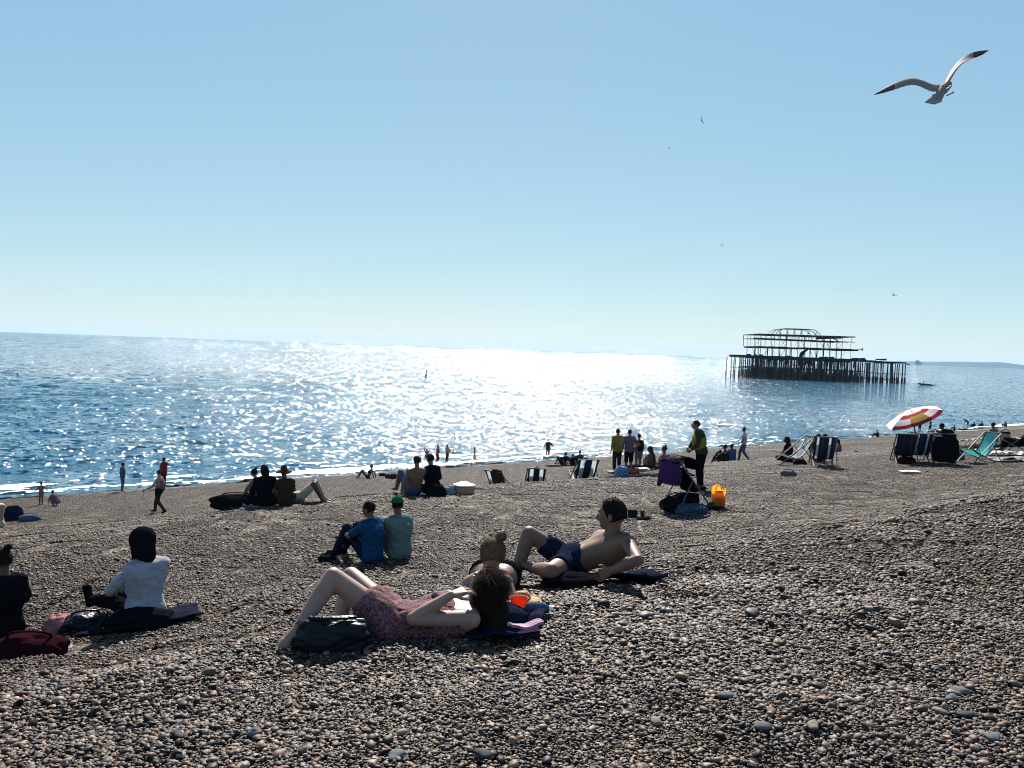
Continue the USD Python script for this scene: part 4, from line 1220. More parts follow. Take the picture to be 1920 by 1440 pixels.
obj('jacket_cloth', crumple(V([0, 0, -.02]), V([.18, .11, .06]), 21, 6, amp=.3, fine=.08), 'cloth_black', jk, smooth=True)
flat_towel('towel', 'black towel spread under the bare chested reclining man', on(*(at(1130, 1060, 5.95)[:2])), .8, .45, 12, 22, 'towel_navy', lift=.03, fold=.05)
bk = thing('backpack', 'black rucksack lying behind the elbow of the reclining man', 'bag', on(*(at(1205, 1054, 5.9)[:2])))
obj('bag_body', crumple(V([0, 0, -.01]), V([.10, .12, .045]), 23, 15, amp=.3), 'cloth_black', bk, smooth=True)
obj('strap', rope([V([-.08, -.05, .06]), V([-.02, -.12, .085]), V([.06, -.1, .06])], .012), 'cloth_black', bk)

# ---- two men seated a little further down
p = hit(697, 1054)
path, p, k = person('man in blue T-shirt sitting hugging his knees beside the man in green cap', 697, 1054, 'sit', top=939, head_to=62, lv=2, skin='skin_tan', pos=on(p[0], p[1]), wear=[('top', 'cloth_blue', .75), ('legs', 'cloth_navy', 1.9), ('shoes', 'cloth_black')], hair=('short', 'hair_dark'), f=V([-.1, 1., -.1]),
                    mod=dict(C=(0, .0, .44), N=(0, .05, .63), Hd=(0, .09, .775)))
q_ = on(p[0] + .34, p[1] + .32)
person('man in sage green shirt and green cap sitting half behind the man in blue', 745, 1048, 'sit', top=931, head_to=48, lv=2, pos=q_, skin='skin_tan', wear=[('top', 'cloth_sage', 1.4), ('legs', 'cloth_grey', 1.9), ('shoes', 'cloth_charcoal')], hair=('short', 'hair_dark'), hat=('cap', 'cloth_green'), f=V([.35, .93, -.05]),
       mod=dict(C=(0, .0, .44), N=(0, .05, .63), Hd=(0, .08, .775)))
c = hit(612, 1050)
bag('rucksack', 'small dark rucksack lying at the feet of the man in blue', on(c[0], c[1]), (.12, .10, .05), 31, 'cloth_black', 10, 1)

# ---- left edge: two women sitting
p = hit(272, 1168)
W_, p, k = person('woman with dark head scarf and white top sitting facing the sea', 272, 1168, 'sit_legs', top=992, head_to=52, lv=2, skin='skin_brown', pos=on(p[0], p[1]), wear=[('top', 'cloth_white', 1.9), ('legs', 'cloth_black', 2.0), ('shoes', 'cloth_black')], hair=('scarf', 'cloth_black'), f=V([.25, .95, -.15]), fem=True,
                  mod=dict(C=(0, .03, .44), N=(0, .055, .63), Hd=(0, .085, .785), WR=(.12, .42, .24), WL=(-.10, .46, .24), ER=(.24, .18, .33), EL=(-.24, .2, .33)))
sk = hit(280, 1170)
flat_towel('towel', 'dark mat under the woman in the white top with a pale hem', on(p[0] - .05, p[1]), 1.1, .75, 25, 41, 'towel_navy', lift=.02, fold=.04)
jk = thing('jacket', 'black coat bundled around the hips of the woman in the white top', 'jacket', on(p[0] + .05, p[1] - .22))
obj('jacket_cloth', crumple(V([0, 0, -.02]), V([.30, .17, .12]), 42, 12, amp=.25), 'cloth_black', jk, smooth=True)
c = hit(150, 1188)
bag('handbag', 'glossy black bag between the two women at the left edge', on(c[0], c[1] + .1), (.20, .12, .11), 43, 'black_leather', 28, 1, amp=.3, fine=.08)
c = hit(95, 1192)
jk = thing('scarf', 'crumpled mauve scarf lying beside the glossy black bag', 'scarf', on(c[0], c[1] + .15))
obj('scarf_cloth', crumple(V([0, 0, -.02]), V([.13, .11, .11]), 44, 0, amp=.35, fine=.08), 'cloth_pink', jk, smooth=True)
c = hit(35, 1242)
bag('holdall', 'dark maroon holdall at the lower left edge of the beach', on(c[0], c[1] + .16), (.28, .16, .135), 45, 'cloth_maroon', 10, 1, amp=.2, fine=.06)
p = hit(-8, 1205)
person('dark clothed woman with her hair in a knot at the far left edge', -8, 1205, 'sit_legs', top=1030, head_to=55, lv=2, skin='skin_brown', pos=on(p[0], p[1] + .1), wear=[('top', 'cloth_black', 1.9), ('legs', 'cloth_black', 2.0), ('shoes', 'cloth_black')], hair=('bun', 'hair_dark'), fem=True)
# ------------------------------------------------------------------ deck chairs
M['deck_wood'] = usdkit.material(stage, '/World/Looks/deck_wood', {
    'g': ('geometry', {}), 'mp': ('mapping', {'scale': (1, 1, .15)}), 'n': ('noise_texture', {'scale': 40, 'detail': 3}), 'r': ('rgb_ramp', {'ramp': [(.3, (.055, .035, .02)), (.7, (.12, .08, .05))]}), 'p': ('principled_bsdf', {'roughness': .6})},
    [('g.position', 'mp.vector'), ('mp.vector', 'n.vector'), ('n.fac', 'r.fac'), ('r.color', 'p.base_color')], surface='p.BSDF')
_w, _b = (.70, .74, .74), (.025, .05, .11)
striped('canvas_wide', [(0, _b), (.10, _w), (.32, _b), (.68, _w), (.90, _b), (1, _b)], .8, .45)
striped('canvas_narrow', bands([_b, _w, _b, (.05, .08, .15), _b], 9), .8, .35)
striped('canvas_white', bands([_w, _b], 9), .8, .45)
striped('canvas_turquoise', [(0, (.03, .08, .10)), (.08, (.20, .62, .62)), (.92, (.03, .08, .10)), (1, (.03, .08, .10))], .8, .55)
striped('canvas_dark', bands([(.02, .025, .05), (.035, .04, .07), (.02, .025, .05), (.05, .055, .08)], 10), .8, .2)


def deckchair(label, pos, head_to, canvas, group=None, wide=.29):
    p = thing('deckchair', label, 'deckchair', pos, head_to, group)
    for s in (-1, 1):
        obj('back_rail', bar((s * wide, -.62, .95), (s * wide, .50, .03), .019, 6), 'deck_wood', p, smooth=40)
        obj('seat_rail', bar((s * (wide - .045), .52, .44), (s * (wide - .045), -.52, .03), .019, 6), 'deck_wood', p, smooth=40)
        obj('strut', bar((s * (wide + .03), -.22, .62), (s * (wide + .03), -.66, .06), .014, 6), 'deck_wood', p, smooth=40)
    obj('top_bar', bar((-wide - .02, -.62, .95), (wide + .02, -.62, .95), .021, 6), 'deck_wood', p)
    obj('front_bar', bar((-wide + .02, .52, .44), (wide - .02, .52, .44), .019, 6), 'deck_wood', p)
    obj('foot_bar', bar((-wide, .50, .03), (wide, .50, .03), .018, 6), 'deck_wood', p)
    obj('rear_bar', bar((-wide + .04, -.52, .03), (wide - .04, -.52, .03), .018, 6), 'deck_wood', p)
    t = np.linspace(0, 1, 16)
    c = np.array([(-.62, .955), (-.44, .62), (-.16, .30), (.16, .27), (.52, .45)])
    from scipy.interpolate import CubicSpline
    cc = CubicSpline(np.linspace(0, 1, 5), c)(t)
    w = np.linspace(-1, 1, 15)
    top = np.stack([np.broadcast_to(w * (wide - .025), (16, 15)), np.broadcast_to(cc[:, :1], (16, 15)), cc[:, 1:] - .035 * (1 - w ** 2)[None] * np.sin(np.pi * t)[:, None]], -1)
    n, m = 16, 15
    I = np.arange(n * m).reshape(n, m); o = n * m
    q1 = np.stack([I[:-1, :-1], I[1:, :-1], I[1:, 1:], I[:-1, 1:]], -1).reshape(-1, 4)
    s_ = obj('canvas_sling', (np.vstack([top.reshape(-1, 3), top.reshape(-1, 3) - [0, 0, .004]]), np.vstack([q1, q1[:, ::-1] + o])), canvas, p, smooth=True)
    toned(s_, np.tile(np.tile((w + 1) / 2, 16), 2))
    return p


GC = 'deckchairs facing the sea'
c1 = under_top(945, 885, .86); deckchair('deckchair with one white stripe and a brown towel, leftmost of the row below the bank', c1, -35, 'canvas_wide', GC)
tl = thing('towel', 'brown towel hung over the leftmost deckchair of the row below the bank', 'towel', c1, -35)
obj('towel_cloth', tm(hull((V([.05, -.64, .98]), .035), (V([.30, -.60, .97]), .035), (V([.30, -.30, .42]), .04), (V([0, -.34, .45]), .04))), 'cloth_brown', tl, smooth=50)
c2 = under_top(1003, 879, .86); deckchair('deckchair with two broad white stripes, middle of the row below the bank', c2, 4, 'canvas_wide', GC)
c3 = under_top(1093, 869, .86); deckchair('deckchair with blue and white stripes, rightmost of the row below the bank', c3, 12, 'canvas_wide', GC, .33)
for c_, lab, hr in ((c1, 'person lounging in the leftmost deckchair of the row below the bank', 'hair_brown'), (c2, 'dark haired person slumped in the middle deckchair of the row below the bank', 'hair_dark'), (c3, 'person in dark clothes in the rightmost deckchair of the row below the bank', 'hair_dark')):
    person(lab, 0, 0, 'chair', pos=c_, H=1.68, head_to=-35 if c_ is c1 else 6, skin='skin_tan', wear=[('top', 'cloth_charcoal', .7), ('legs', 'cloth_navy', .6)], hair=('short', hr))

# ------------------------------------------------------------------ groups on the left half
def P_(label, x, y, kind, top, skin='skin_brown', head=25., **kw):
    return person(label, x, y, kind, top=top, skin=skin, head_to=head, **kw)


P_('naked toddler standing with arms spread at the left waterline', 77, 947, 'stand', 903, 'skin_tan', 60, hair=('short', 'hair_brown'), wear=[('briefs', 'cloth_salmon')], mod=mirror(dict(ER=(.36, .02, 1.2), WR=(.52, .06, 1.02))))
P_('person in mauve crouching beside the toddler at the waterline', 105, 949, 'crouch', 919, 'skin_tan', 70, hair=('short', 'hair_brown'), wear=[('top', 'cloth_mauve', .7), ('legs', 'cloth_grey', 1.9)])
P_('boy in dark wetsuit standing with hands to his chest at the left waterline', 229, 922, 'hold', 867, 'skin_tan', -50, hair=('short', 'hair_dark'), wear=[('top', 'cloth_slate', 1.2), ('legs', 'cloth_slate', .8)])
P_('person in red shirt raising a hand at the water behind the walking woman', 307, 915, 'hold', 857, 'skin_brown', 70, hair=('short', 'hair_dark'), wear=[('top', 'cloth_red', .6), ('legs', 'cloth_charcoal', .9)], mod=dict(ER=(.26, .16, 1.16), WR=(.2, .28, 1.42)))
P_('red haired woman in baggy dark trousers walking to the left along the beach', 298, 962, 'walk', 880, 'skin_fair', 88, hair=('bun', 'hair_brown'), fem=True, wear=[('vest', 'cloth_mauve'), ('legs', 'cloth_brown', 2.0), ('skirt', 'cloth_black', .55), ('shoes', 'cloth_black')], mod=dict(WL=(-.42, .36, .98), EL=(-.32, .16, 1.1), WR=(.2, -.12, 1.0)))
c = hit(26, 975)
bag('holdall', 'dark upright bag standing near the left edge below the toddler', on(c[0], c[1]), (.36, .22, .34), 61, 'cloth_navy', 5, 1, hl=.08)
c = hit(55, 977)
bag('rucksack', 'dark folded pushchair bag lying below the toddler', on(c[0], c[1]), (.40, .2, .16), 62, 'cloth_slate', 12, 1)
P_('sunburnt person cut off by the left edge beside the upright dark bag', -7, 992, 'sit', 925, 'skin_fair', 60, hair=('short', 'hair_blonde'), wear=[('legs', 'cloth_cream', .5)])

H1, ph, k = P_('person in black with long dark hair sitting beside the person in the floppy hat', 497, 949, 'sit_cross', 871, head=36, hair=('long', 'hair_dark'), wear=[('top', 'cloth_black', 1.9), ('legs', 'cloth_black', 2.0)], lv=1)
P_('person in brown top wearing a floppy brown sun hat seen from behind', 535, 948, 'sit_cross', 877, head=42, hair=('short', 'hair_brown'), hat=('brim', 'cloth_brown'), wear=[('top', 'cloth_brown', .5), ('legs', 'cloth_black', 1.9)], lv=1)
P_('pink shouldered person with white strap sitting just beyond the pair in black', 0, 0, 'crouch', None, 'skin_tan', 60, pos=on(at(490, 900, 24)[0], 24), H=1.8, hair=('bun', 'hair_dark'), wear=[('band', 'cloth_white'), ('legs', 'cloth_navy', .5)], fem=True)
P_('person lying with bare bent knees left of the pair dressed in black', 474, 936, 'lie_knees', None, 'skin_tan', 82, H=1.65, hair=('short', 'hair_dark'), wear=[('legs', 'cloth_slate', .5), ('top', 'cloth_navy', .5)])
P_('person lying with pale yellow shorts beside the floppy hat', 560, 942, 'lie_knees', None, 'skin_brown', -82, H=1.65, hair=('short', 'hair_dark'), wear=[('legs', 'cloth_cream', .75)])
c = hit(440, 955)
bag('holdall', 'black bundle of bags left of the pair dressed in black', on(c[0], c[1] + .2), (.52, .22, .16), 71, 'cloth_black', 6, 1)
c = hit(458, 953)
tr = thing('trainers', 'pair of grey and white trainers in front of the black bundle', 'shoes', c)
for s in (0, 1):
    obj('shoe', tm(union([hull((V([s * .14, 0, .03]), .034), (V([s * .14 + .13, .03 * s, .025]), .03)), hull((V([s * .14, 0, .05]), .03), (V([s * .14 - .02, 0, .07]), .022))])), 'cloth_grey', tr, smooth=50)

P_('bare backed man propped on his left arm sitting beside the woman in black', 775, 929, 'sit_lean', 852, 'skin_tan', 34, hair=('short', 'hair_dark'), wear=[('legs', 'cloth_slate', .9)], mod=dict(N=(0, -.12, .61), C=(0, -.07, .42), Hd=(.01, -.09, .765), SR=(.19, -.11, .56), SL=(-.19, -.11, .56), EL=(-.30, -.12, .3), WL=(-.36, -.14, .06), ER=(.25, .1, .4), WR=(.12, .3, .42)))
P_('woman in black top sitting close to the bare backed man', 810, 927, 'sit_cross', 850, head=44, hair=('short', 'hair_dark'), fem=True, wear=[('top', 'cloth_black', 1.3), ('legs', 'cloth_black', 1.9)])
c = hit(818, 931)
bag('handbag', 'dark bag with a pale lid behind the woman in the black top', c, (.22, .14, .15), 73, 'cloth_black', 4, 1)
c = hit(842, 926)
cb = thing('carrier_bag', 'small white carrier bag on the shingle next to the dark handbag', 'bag', c)
obj('bag_body', crumple(V([0, 0, -.01]), V([.13, .09, .11]), 74, 10, amp=.35, fine=.08), 'cloth_white', cb, smooth=True)
c = hit(870, 924)
pi_ = thing('picnic_basket', 'round brown basket with a bright white lid standing on the shingle', 'basket', c)
obj('basket_body', trimesh.creation.revolve([(0, -.02), (.21, -.02), (.24, .08), (.235, .17), (0, .17)], sections=24), 'straw', pi_, smooth=40)
obj('basket_lid', trimesh.creation.revolve([(0, .172), (.245, .172), (.245, .195), (.15, .235), (0, .25)], sections=24), 'white_plastic', pi_, smooth=40)
obj('handle', rope([V([.22 * math.cos(t), 0, .17 + .1 * math.sin(t)]) for t in np.linspace(0, math.pi, 9)], .012), 'straw', pi_)
P_('person leaning back with knees raised close to the surf left of the couple', 690, 897, 'sit_lean', 870, head=86, hair=('long', 'hair_dark'), wear=[('briefs', 'cloth_black'), ('band', 'cloth_black')], fem=True)
for i_, (bx, by) in enumerate(((717, 893), (729, 897), (738, 898))):
    c = hit(bx, by)
    bag('rucksack', ('leftmost', 'middle', 'rightmost')[i_] + ' of three small dark bags lying left of the bare backed man', c, (.22, .16, .13 + .03 * i_), 80 + i_, 'cloth_charcoal', 20 * i_, 0)

# paddlers in the surf
P_('bather holding both arms up in the surf behind the seated couple', 800, 872, 'arms_up', 840, head=30, hair=('short', 'hair_dark'), wear=[('legs', 'cloth_black', .6)])
P_('child in red shorts standing in the surf, second of the group of four paddlers', 820, 873, 'hold', 834, head=-60, hair=('short', 'hair_dark'), wear=[('legs', 'cloth_red', .8)])
P_('child in maroon shorts leaning in the surf, third of the group of four paddlers', 838, 875, 'hips', 832, head=70, hair=('short', 'hair_dark'), wear=[('legs', 'cloth_maroon', .8)])
P_('smallest of the four paddlers wading in the surf', 850, 868, 'stand', 843, head=20, hair=('short', 'hair_dark'), wear=[('legs', 'cloth_brown', .9)])
P_('person in yellow shorts walking through the surf alone', 889, 871, 'walk', 838, head=-70, hair=('long', 'hair_dark'), wear=[('legs', 'cloth_yellow', .6)])
P_('dark clothed person standing alone at the waterline facing the glitter', 1027, 862, 'hips', 822, head=20, hair=('short', 'hair_dark'), wear=[('top', 'cloth_black', 1.2), ('legs', 'cloth_charcoal', .9)])
c = hit(1066, 873)
P_('person sitting apart on a dark rug, leftmost of three near the water', 1056, 873, 'sit_lean', 847, head=35, hair=('bun', 'hair_dark'), wear=[('top', 'cloth_maroon', .5), ('legs', 'cloth_black', 1.5)])
P_('small person in maroon, middle of the three sitting near the water', 1075, 873, 'sit', 851, head=35, hair=('short', 'hair_dark'), wear=[('top', 'cloth_maroon', .8), ('legs', 'cloth_navy', 1.5)])
P_('person sitting upright, rightmost of the three sitting near the water', 1088, 872, 'sit', 845, head=30, hair=('bun', 'hair_dark'), wear=[('top', 'cloth_brown', .5), ('legs', 'cloth_black', 1.5)])
flat_towel('rug', 'dark rug under the leftmost of the three sitters near the water', on(*(hit(1052, 874)[:2])), 2.0, 1.2, 10, 91, 'towel_navy', cat_='rug', lift=.05)

# ------------------------------------------------------------------ centre right
P_('man in olive yellow T-shirt standing with his back to the camera, left of three', 1156, 889, 'stand', 803, 'skin_tan', 20, hair=('short', 'hair_dark'), wear=[('top', 'cloth_yellow', .6), ('legs', 'cloth_charcoal', 1.9), ('shoes', 'cloth_black')])
P_('broad man in mauve shirt standing in the middle of three', 1178, 889, 'hips', 804, 'skin_tan', 15, hair=('short', 'hair_dark'), wear=[('top', 'cloth_mauve', .7), ('legs', 'cloth_black', 1.0)])
P_('person in dark top standing beyond and right of the man in mauve', 0, 0, 'stand', None, 'skin_tan', 30, pos=on(at(1197, 868, 37)[0], 37), H=1.72, hair=('short', 'hair_dark'), wear=[('vest', 'cloth_maroon'), ('legs', 'cloth_grey', .5)])
P_('person lying face down in salmon swimming trunks beside the pale blue cool bag', 1192, 889, 'prone', None, 'skin_fair', 92, H=1.75, hair=('short', 'hair_brown'), wear=[('legs', 'cloth_salmon', .5)])
P_('person in a white top lying with dark hair beyond the sunbather in salmon trunks', 0, 0, 'lie', None, 'skin_tan', 110, pos=on(at(1207, 880, 31.5)[0], 31.5), H=1.7, hair=('short', 'hair_dark'), wear=[('top', 'cloth_white', .6), ('legs', 'cloth_navy', 1.9)])
P_('long haired brown figure sitting behind the pushchair', 0, 0, 'sit_cross', None, pos=on(at(1222, 888, 31)[0], 31), H=1.7, head=60, hair=('long', 'hair_brown'), wear=[('vest', 'cloth_brown'), ('legs', 'cloth_charcoal', .8)])
P_('person with hair tied up sitting between the brown figure and the pushchair', 0, 0, 'sit_lean', None, 'skin_tan', 70, pos=on(at(1234, 886, 31.6)[0], 31.6), H=1.75, hair=('bun', 'hair_dark'), wear=[('band', 'cloth_white'), ('briefs', 'cloth_white')], fem=True)
c = hit(1165, 895)
bag('cool_bag', 'pale blue cool bag standing before the sunbather in salmon trunks', c, (.17, .15, .19), 95, 'cloth_lightblue', 5, 2, box_=4, amp=.12, hl=.1)
flat_towel('towel', 'dark towel under the sunbathers left of the pushchair', on(*(hit(1215, 893)[:2])), 2.6, 1.3, 6, 96, 'towel_navy', lift=.03)

SP = hit(1290, 962)
m_, mp, mk = P_('man in dark jacket with yellow body leaning towards the pushchair', 1312, 916, 'stand', 787, 'skin_tan', 85, girth=1.32, hair=('short', 'hair_dark'), wear=[('top', 'cloth_olive', 1.9), ('legs', 'cloth_black', 1.95), ('shoes', 'cloth_black')], mod=dict(C=(0, .06, 1.24), N=(0, .10, 1.45), Hd=(0, .17, 1.57), SR=(.19, .08, 1.40), SL=(-.19, .08, 1.40), ER=(.24, .16, 1.13), WR=(.16, .28, .98), EL=(-.22, .12, 1.12), WL=(-.1, .26, .96)))
vst = hull((V([-.09, .07, 1.10]) * mk, .165 * mk), (V([.09, .07, 1.10]) * mk, .165 * mk), (V([-.09, .07, 1.24]) * mk, .168 * mk), (V([.09, .07, 1.24]) * mk, .168 * mk))
obj('chest_band', tm(vst), 'cloth_yellow', m_, smooth=60)

# pushchair
pp_ = on(SP[0] + .02, SP[1] + .35)
ST = thing('pushchair', 'dark pushchair with a purple coat hung over its handle', 'pushchair', pp_, -60)
for s in (-1, 1):
    obj('side_frame', rope([V([s * .23, -.42, 1.04]), V([s * .24, -.30, .90]), V([s * .24, .22, .34]), V([s * .24, .42, .11])], .016), 'metal_grey', ST, smooth=40)
    obj('rear_leg', bar((s * .24, -.06, .62), (s * .25, -.36, .11), .015), 'metal_grey', ST, smooth=40)
    for yy in (.42, -.36):
        w_ = obj('wheel', trimesh.creation.torus(.085, .022, 20, 8, transform=trimesh.transformations.rotation_matrix(math.pi / 2, [0, 1, 0]) ), 'rubber', ST, smooth=True, loc=(s * .27, yy, .10))
        obj('rim', bar((-.015, 0, 0), (.015, 0, 0), .062, 12), 'metal_grey', w_, smooth=40)
obj('handle', bar((-.24, -.42, 1.04), (.24, -.42, 1.04), .019, 8), 'rubber', ST, smooth=40)
obj('axle', bar((-.25, .42, .10), (.25, .42, .10), .012), 'metal_grey', ST)
obj('axle', bar((-.25, -.36, .10), (.25, -.36, .10), .012), 'metal_grey', ST)
obj('seat', smoothed(union([hull((V([-.19, -.20, .85]), .03), (V([.19, -.20, .85]), .03), (V([-.19, .06, .42]), .04), (V([.19, .06, .42]), .04), lv=1), hull((V([-.19, .06, .42]), .04), (V([.19, .06, .42]), .04), (V([-.18, .34, .46]), .035), (V([.18, .34, .46]), .035), lv=1)]), .05, 3), 'cloth_black', ST, smooth=True)
hood = union([hull(*[(V([sx, -.22 + .40 * math.cos(t), .74 + .36 * math.sin(t)]), .015) for sx in (-.23, .23)], *[(V([sx, -.22 + .40 * math.cos(t + .35), .74 + .36 * math.sin(t + .35)]), .015) for sx in (-.23, .23)], lv=0) for t in np.arange(.25, 2.2, .35)])
obj('hood', tm(hood), 'cloth_black', ST, smooth=50)
obj('basket', crumple(V([0, .02, .14]), V([.21, .26, .12]), 98, 0, 3), 'cloth_black', ST, smooth=True)
ct = thing('coat', 'purple coat draped over the handle of the pushchair', 'coat', pp_, -60)
obj('coat_cloth', crumple(V([.0, -.40, .52]), V([.27, .12, .33]), 99, 0, 4, amp=.2, fine=.09, flat=False) if False else crumple(V([.0, -.43, .55]), V([.28, .11, .30]), 99, 0, 4, amp=.18, fine=.09), 'cloth_purple', ct, smooth=True)
obj('sleeve', smoothed(hull((V([-.24, -.42, .95]), .06), (V([-.30, -.46, .5]), .05), lv=1), .04, 3), 'cloth_purple', ct, smooth=True)
cp_ = thing('shopping_bag', 'pale patterned bag hung on top of the pushchair', 'bag', pp_, -60)
obj('bag_body', crumple(V([.02, -.34, .93]), V([.16, .12, .11]), 101, 30), 'cloth_grey', cp_, smooth=True)
bl = on(SP[0] + .05, SP[1] + .02)
bk = thing('blanket', 'crumpled blue blanket heaped below the pushchair', 'blanket', bl)
obj('blanket_cloth', crumple(V([0, 0, -.03]), V([.34, .22, .13]), 102, 0, amp=.35, fine=.1), 'cloth_slate', bk, smooth=True)
c = hit(1262, 962)
bag('rucksack', 'dark rucksack left of the blue blanket by the pushchair', on(c[0], c[1] + .1), (.18, .16, .2), 103, 'cloth_black', 25, 1)
c = hit(1331, 955)
flat_towel('cloth', 'small dark cloth on the shingle between blanket and orange bag', c, .5, .25, -12, 104, 'towel_navy', cat_='cloth', lift=.04)

# orange carrier bag
c = hit(1346, 953)
ob = thing('carrier_bag', 'bright orange plastic carrier bag standing right of the pushchair', 'bag', c)
n_a = 36
ang = np.linspace(0, 2 * np.pi, n_a, endpoint=False)
lev = np.linspace(0, 1, 12)
vv = []
for t in lev:
    rx = .150 * (1 - .06 * math.sin(t * 3)) * (.92 + .1 * t); ry = .095 * (1 - .55 * t ** 2)
    sx = np.sign(np.cos(ang)) * np.abs(np.cos(ang)) ** .5; sy = np.sign(np.sin(ang)) * np.abs(np.sin(ang)) ** .5
    cr = .016 * (meshkit.fbm(np.stack([np.cos(ang) * 2.4, np.sin(ang) * 2.4, 0 * ang + t * 2.6], -1), 3, 5) - .5) * 2
    vv.append(np.stack([sx * (rx + cr), sy * (ry + cr), 0 * ang + t * .40 + (.05 * np.cos(ang * 3 + 1) + .035 * np.sin(ang * 5)) * (t > .95)], -1))
vv = np.vstack(vv + [np.array([[0, 0, .004]])])
I = np.arange(12 * n_a).reshape(12, n_a); J2 = np.roll(I, -1, 1)
tri = np.concatenate([np.stack([I[:-1], J2[:-1], J2[1:]], -1).reshape(-1, 3), np.stack([I[:-1], J2[1:], I[1:]], -1).reshape(-1, 3), np.stack([J2[0], I[0], 0 * I[0] + 12 * n_a], -1)])
obj('bag_body', (vv, tri), 'carrier_plastic', ob, smooth=True)
for s in (-1, 1):
    obj('handle', rope([V([.06 * math.cos(t), s * .035, .38 + .08 * math.sin(t)]) for t in np.linspace(0, math.pi, 8)], .008, 5), 'carrier_plastic', ob)
obj('contents', crumple(V([0, 0, .02]), V([.11, .06, .14]), 106, 0, 3), 'cloth_orange', ob, smooth=True)

# picnic things left of it
c = hit(1195, 973)
flat_towel('cloth', 'small dark picnic cloth on the shingle right of the reclining man', c, .46, .2, -6, 107, 'towel_navy', cat_='cloth', lift=.03)
bx_ = thing('lunch_box', 'small dark box on the picnic cloth right of the reclining man', 'box', on(*(hit(1186, 971)[:2]), .03))
obj('box_body', tm(hull(*[(V([sx * .075, sy * .05, z]), .01) for sx in (-1, 1) for sy in (-1, 1) for z in (.01, .08)], lv=0)), 'cloth_charcoal', bx_)
obj('box_lid', tm(hull(*[(V([sx * .08, sy * .055, z]), .008) for sx in (-1, 1) for sy in (-1, 1) for z in (.096, .106)], lv=0)), 'cloth_black', bx_)
cu = thing('cup', 'red cup standing on the small dark picnic cloth', 'cup', on(*(hit(1204, 972)[:2]), .03))
obj('cup_shell', trimesh.creation.revolve([(0, 0), (.034, 0), (.045, .11), (.041, .11), (.031, .008), (0, .008)], sections=20), 'cloth_red', cu, smooth=40)

# trio and child at the water
P_('smallest of three sitters near the water, in brown', 0, 0, 'sit', None, pos=on(at(1352, 873, 38.4)[0], 38.4), H=1.2, head=60, hair=('short', 'hair_dark'), wear=[('top', 'cloth_brown', .7), ('legs', 'cloth_charcoal', 1.6)])
P_('person with bun, middle of three sitters near the white clad walker', 0, 0, 'sit', None, 'skin_tan', 45, pos=on(at(1361, 873, 38.8)[0], 38.8), H=1.65, hair=('bun', 'hair_dark'), wear=[('vest', 'cloth_mauve'), ('legs', 'cloth_charcoal', 1.6)])
P_('person in slate blue top sitting rightmost of the three beside the walker', 0, 0, 'sit', None, pos=on(at(1373, 873, 38.3)[0], 38.3), H=1.6, head=30, hair=('short', 'hair_dark'), wear=[('top', 'cloth_slate', .8), ('legs', 'cloth_navy', 1.6)])
P_('woman in white top and grey trousers walking to the left at the water', 0, 0, 'walk', None, 'skin_tan', 80, pos=on(at(1393, 873, 39)[0], 39), H=1.58, hair=('bun', 'hair_brown'), fem=True, wear=[('top', 'cloth_white', .5), ('legs', 'cloth_grey', 1.95)])
flat_towel('rug', 'dark rug under the three sitters beside the white clad walker', on(at(1360, 874, 38.4)[0], 38.4), 2.6, 1.2, 4, 111, 'towel_navy', cat_='rug', lift=.04)
sw = at(1350, 789, 108); sw[2] = -.05
s_ = thing('person', 'swimmer with dark hair beside a splash left of the far umbrella', 'person', sw, 20)
human(s_, {a: V(b) - V([0, 0, 1.28]) for a, b in POSE['stand'].items()}, 1., lv=1, skin='skin_tan', hair=('short', 'hair_dark'), wear=[('legs', 'cloth_black', .5)], f=V([0, 1., 0]), u=V([0, 0, 1.]))
sp_ = thing('splash', 'white splash of foam next to the swimmer', 'foam', sw + V([.9, 0, .05]))
obj('splash_foam', crumple(V([0, 0, -.06]), V([1.1, .45, .18]), 113, 0, 3, amp=.5), 'foam', sp_, smooth=True)
sw = at(33, 718, 170); sw[2] = -.05
s_ = thing('person', 'lone swimmer, a dark head far out at the left edge', 'person', sw, 60)
human(s_, {a: V(b) - V([0, 0, 1.25]) for a, b in POSE['stand'].items()}, 1.1, lv=0, skin='skin_tan', hair=('short', 'hair_dark'), wear=[('legs', 'cloth_black', .5)], f=V([0, 1., 0]), u=V([0, 0, 1.]))

# ------------------------------------------------------------------ deckchairs right of centre
d1 = on(*(hit(1482, 872)[:2])); deckchair('empty deckchair with white striped canvas turned to the left', d1 + V([.05, .1, 0]), 98, 'canvas_white', GC)
d2 = on(*(hit(1541, 874)[:2])); deckchair('dark narrow striped deckchair seen from behind with people beyond', d2, -14, 'canvas_narrow', GC, .33)
person('dark haired person sitting in the dark narrow striped deckchair', 0, 0, 'chair', pos=d2, H=1.75, head_to=-14, skin='skin_brown', wear=[('top', 'cloth_black', .8), ('legs', 'cloth_navy', 1.5)], hair=('short', 'hair_dark'))
P_('person leaning close to the sitter in the narrow striped deckchair', 1533, 866, 'sit', 813, head=-10, hair=('long', 'hair_dark'), wear=[('top', 'cloth_charcoal', .8), ('legs', 'cloth_black', 1.6)])
P_('woman with long dark hair sitting upright behind the empty white striped deckchair', 0, 0, 'sit_cross', None, pos=on(at(1479, 860, 29)[0], 29), H=1.72, head=50, hair=('long', 'hair_dark'), wear=[('top', 'cloth_maroon', 1.2), ('legs', 'cloth_black', 1.8)], fem=True)
P_('person with long brown hair sitting right of the narrow striped deckchair', 0, 0, 'sit_cross', None, 'skin_tan', 60, pos=on(at(1574, 846, 48)[0], 48), H=1.75, hair=('long', 'hair_brown'), wear=[('vest', 'cloth_mauve'), ('legs', 'cloth_black', .6)])
c = hit(1500, 872)
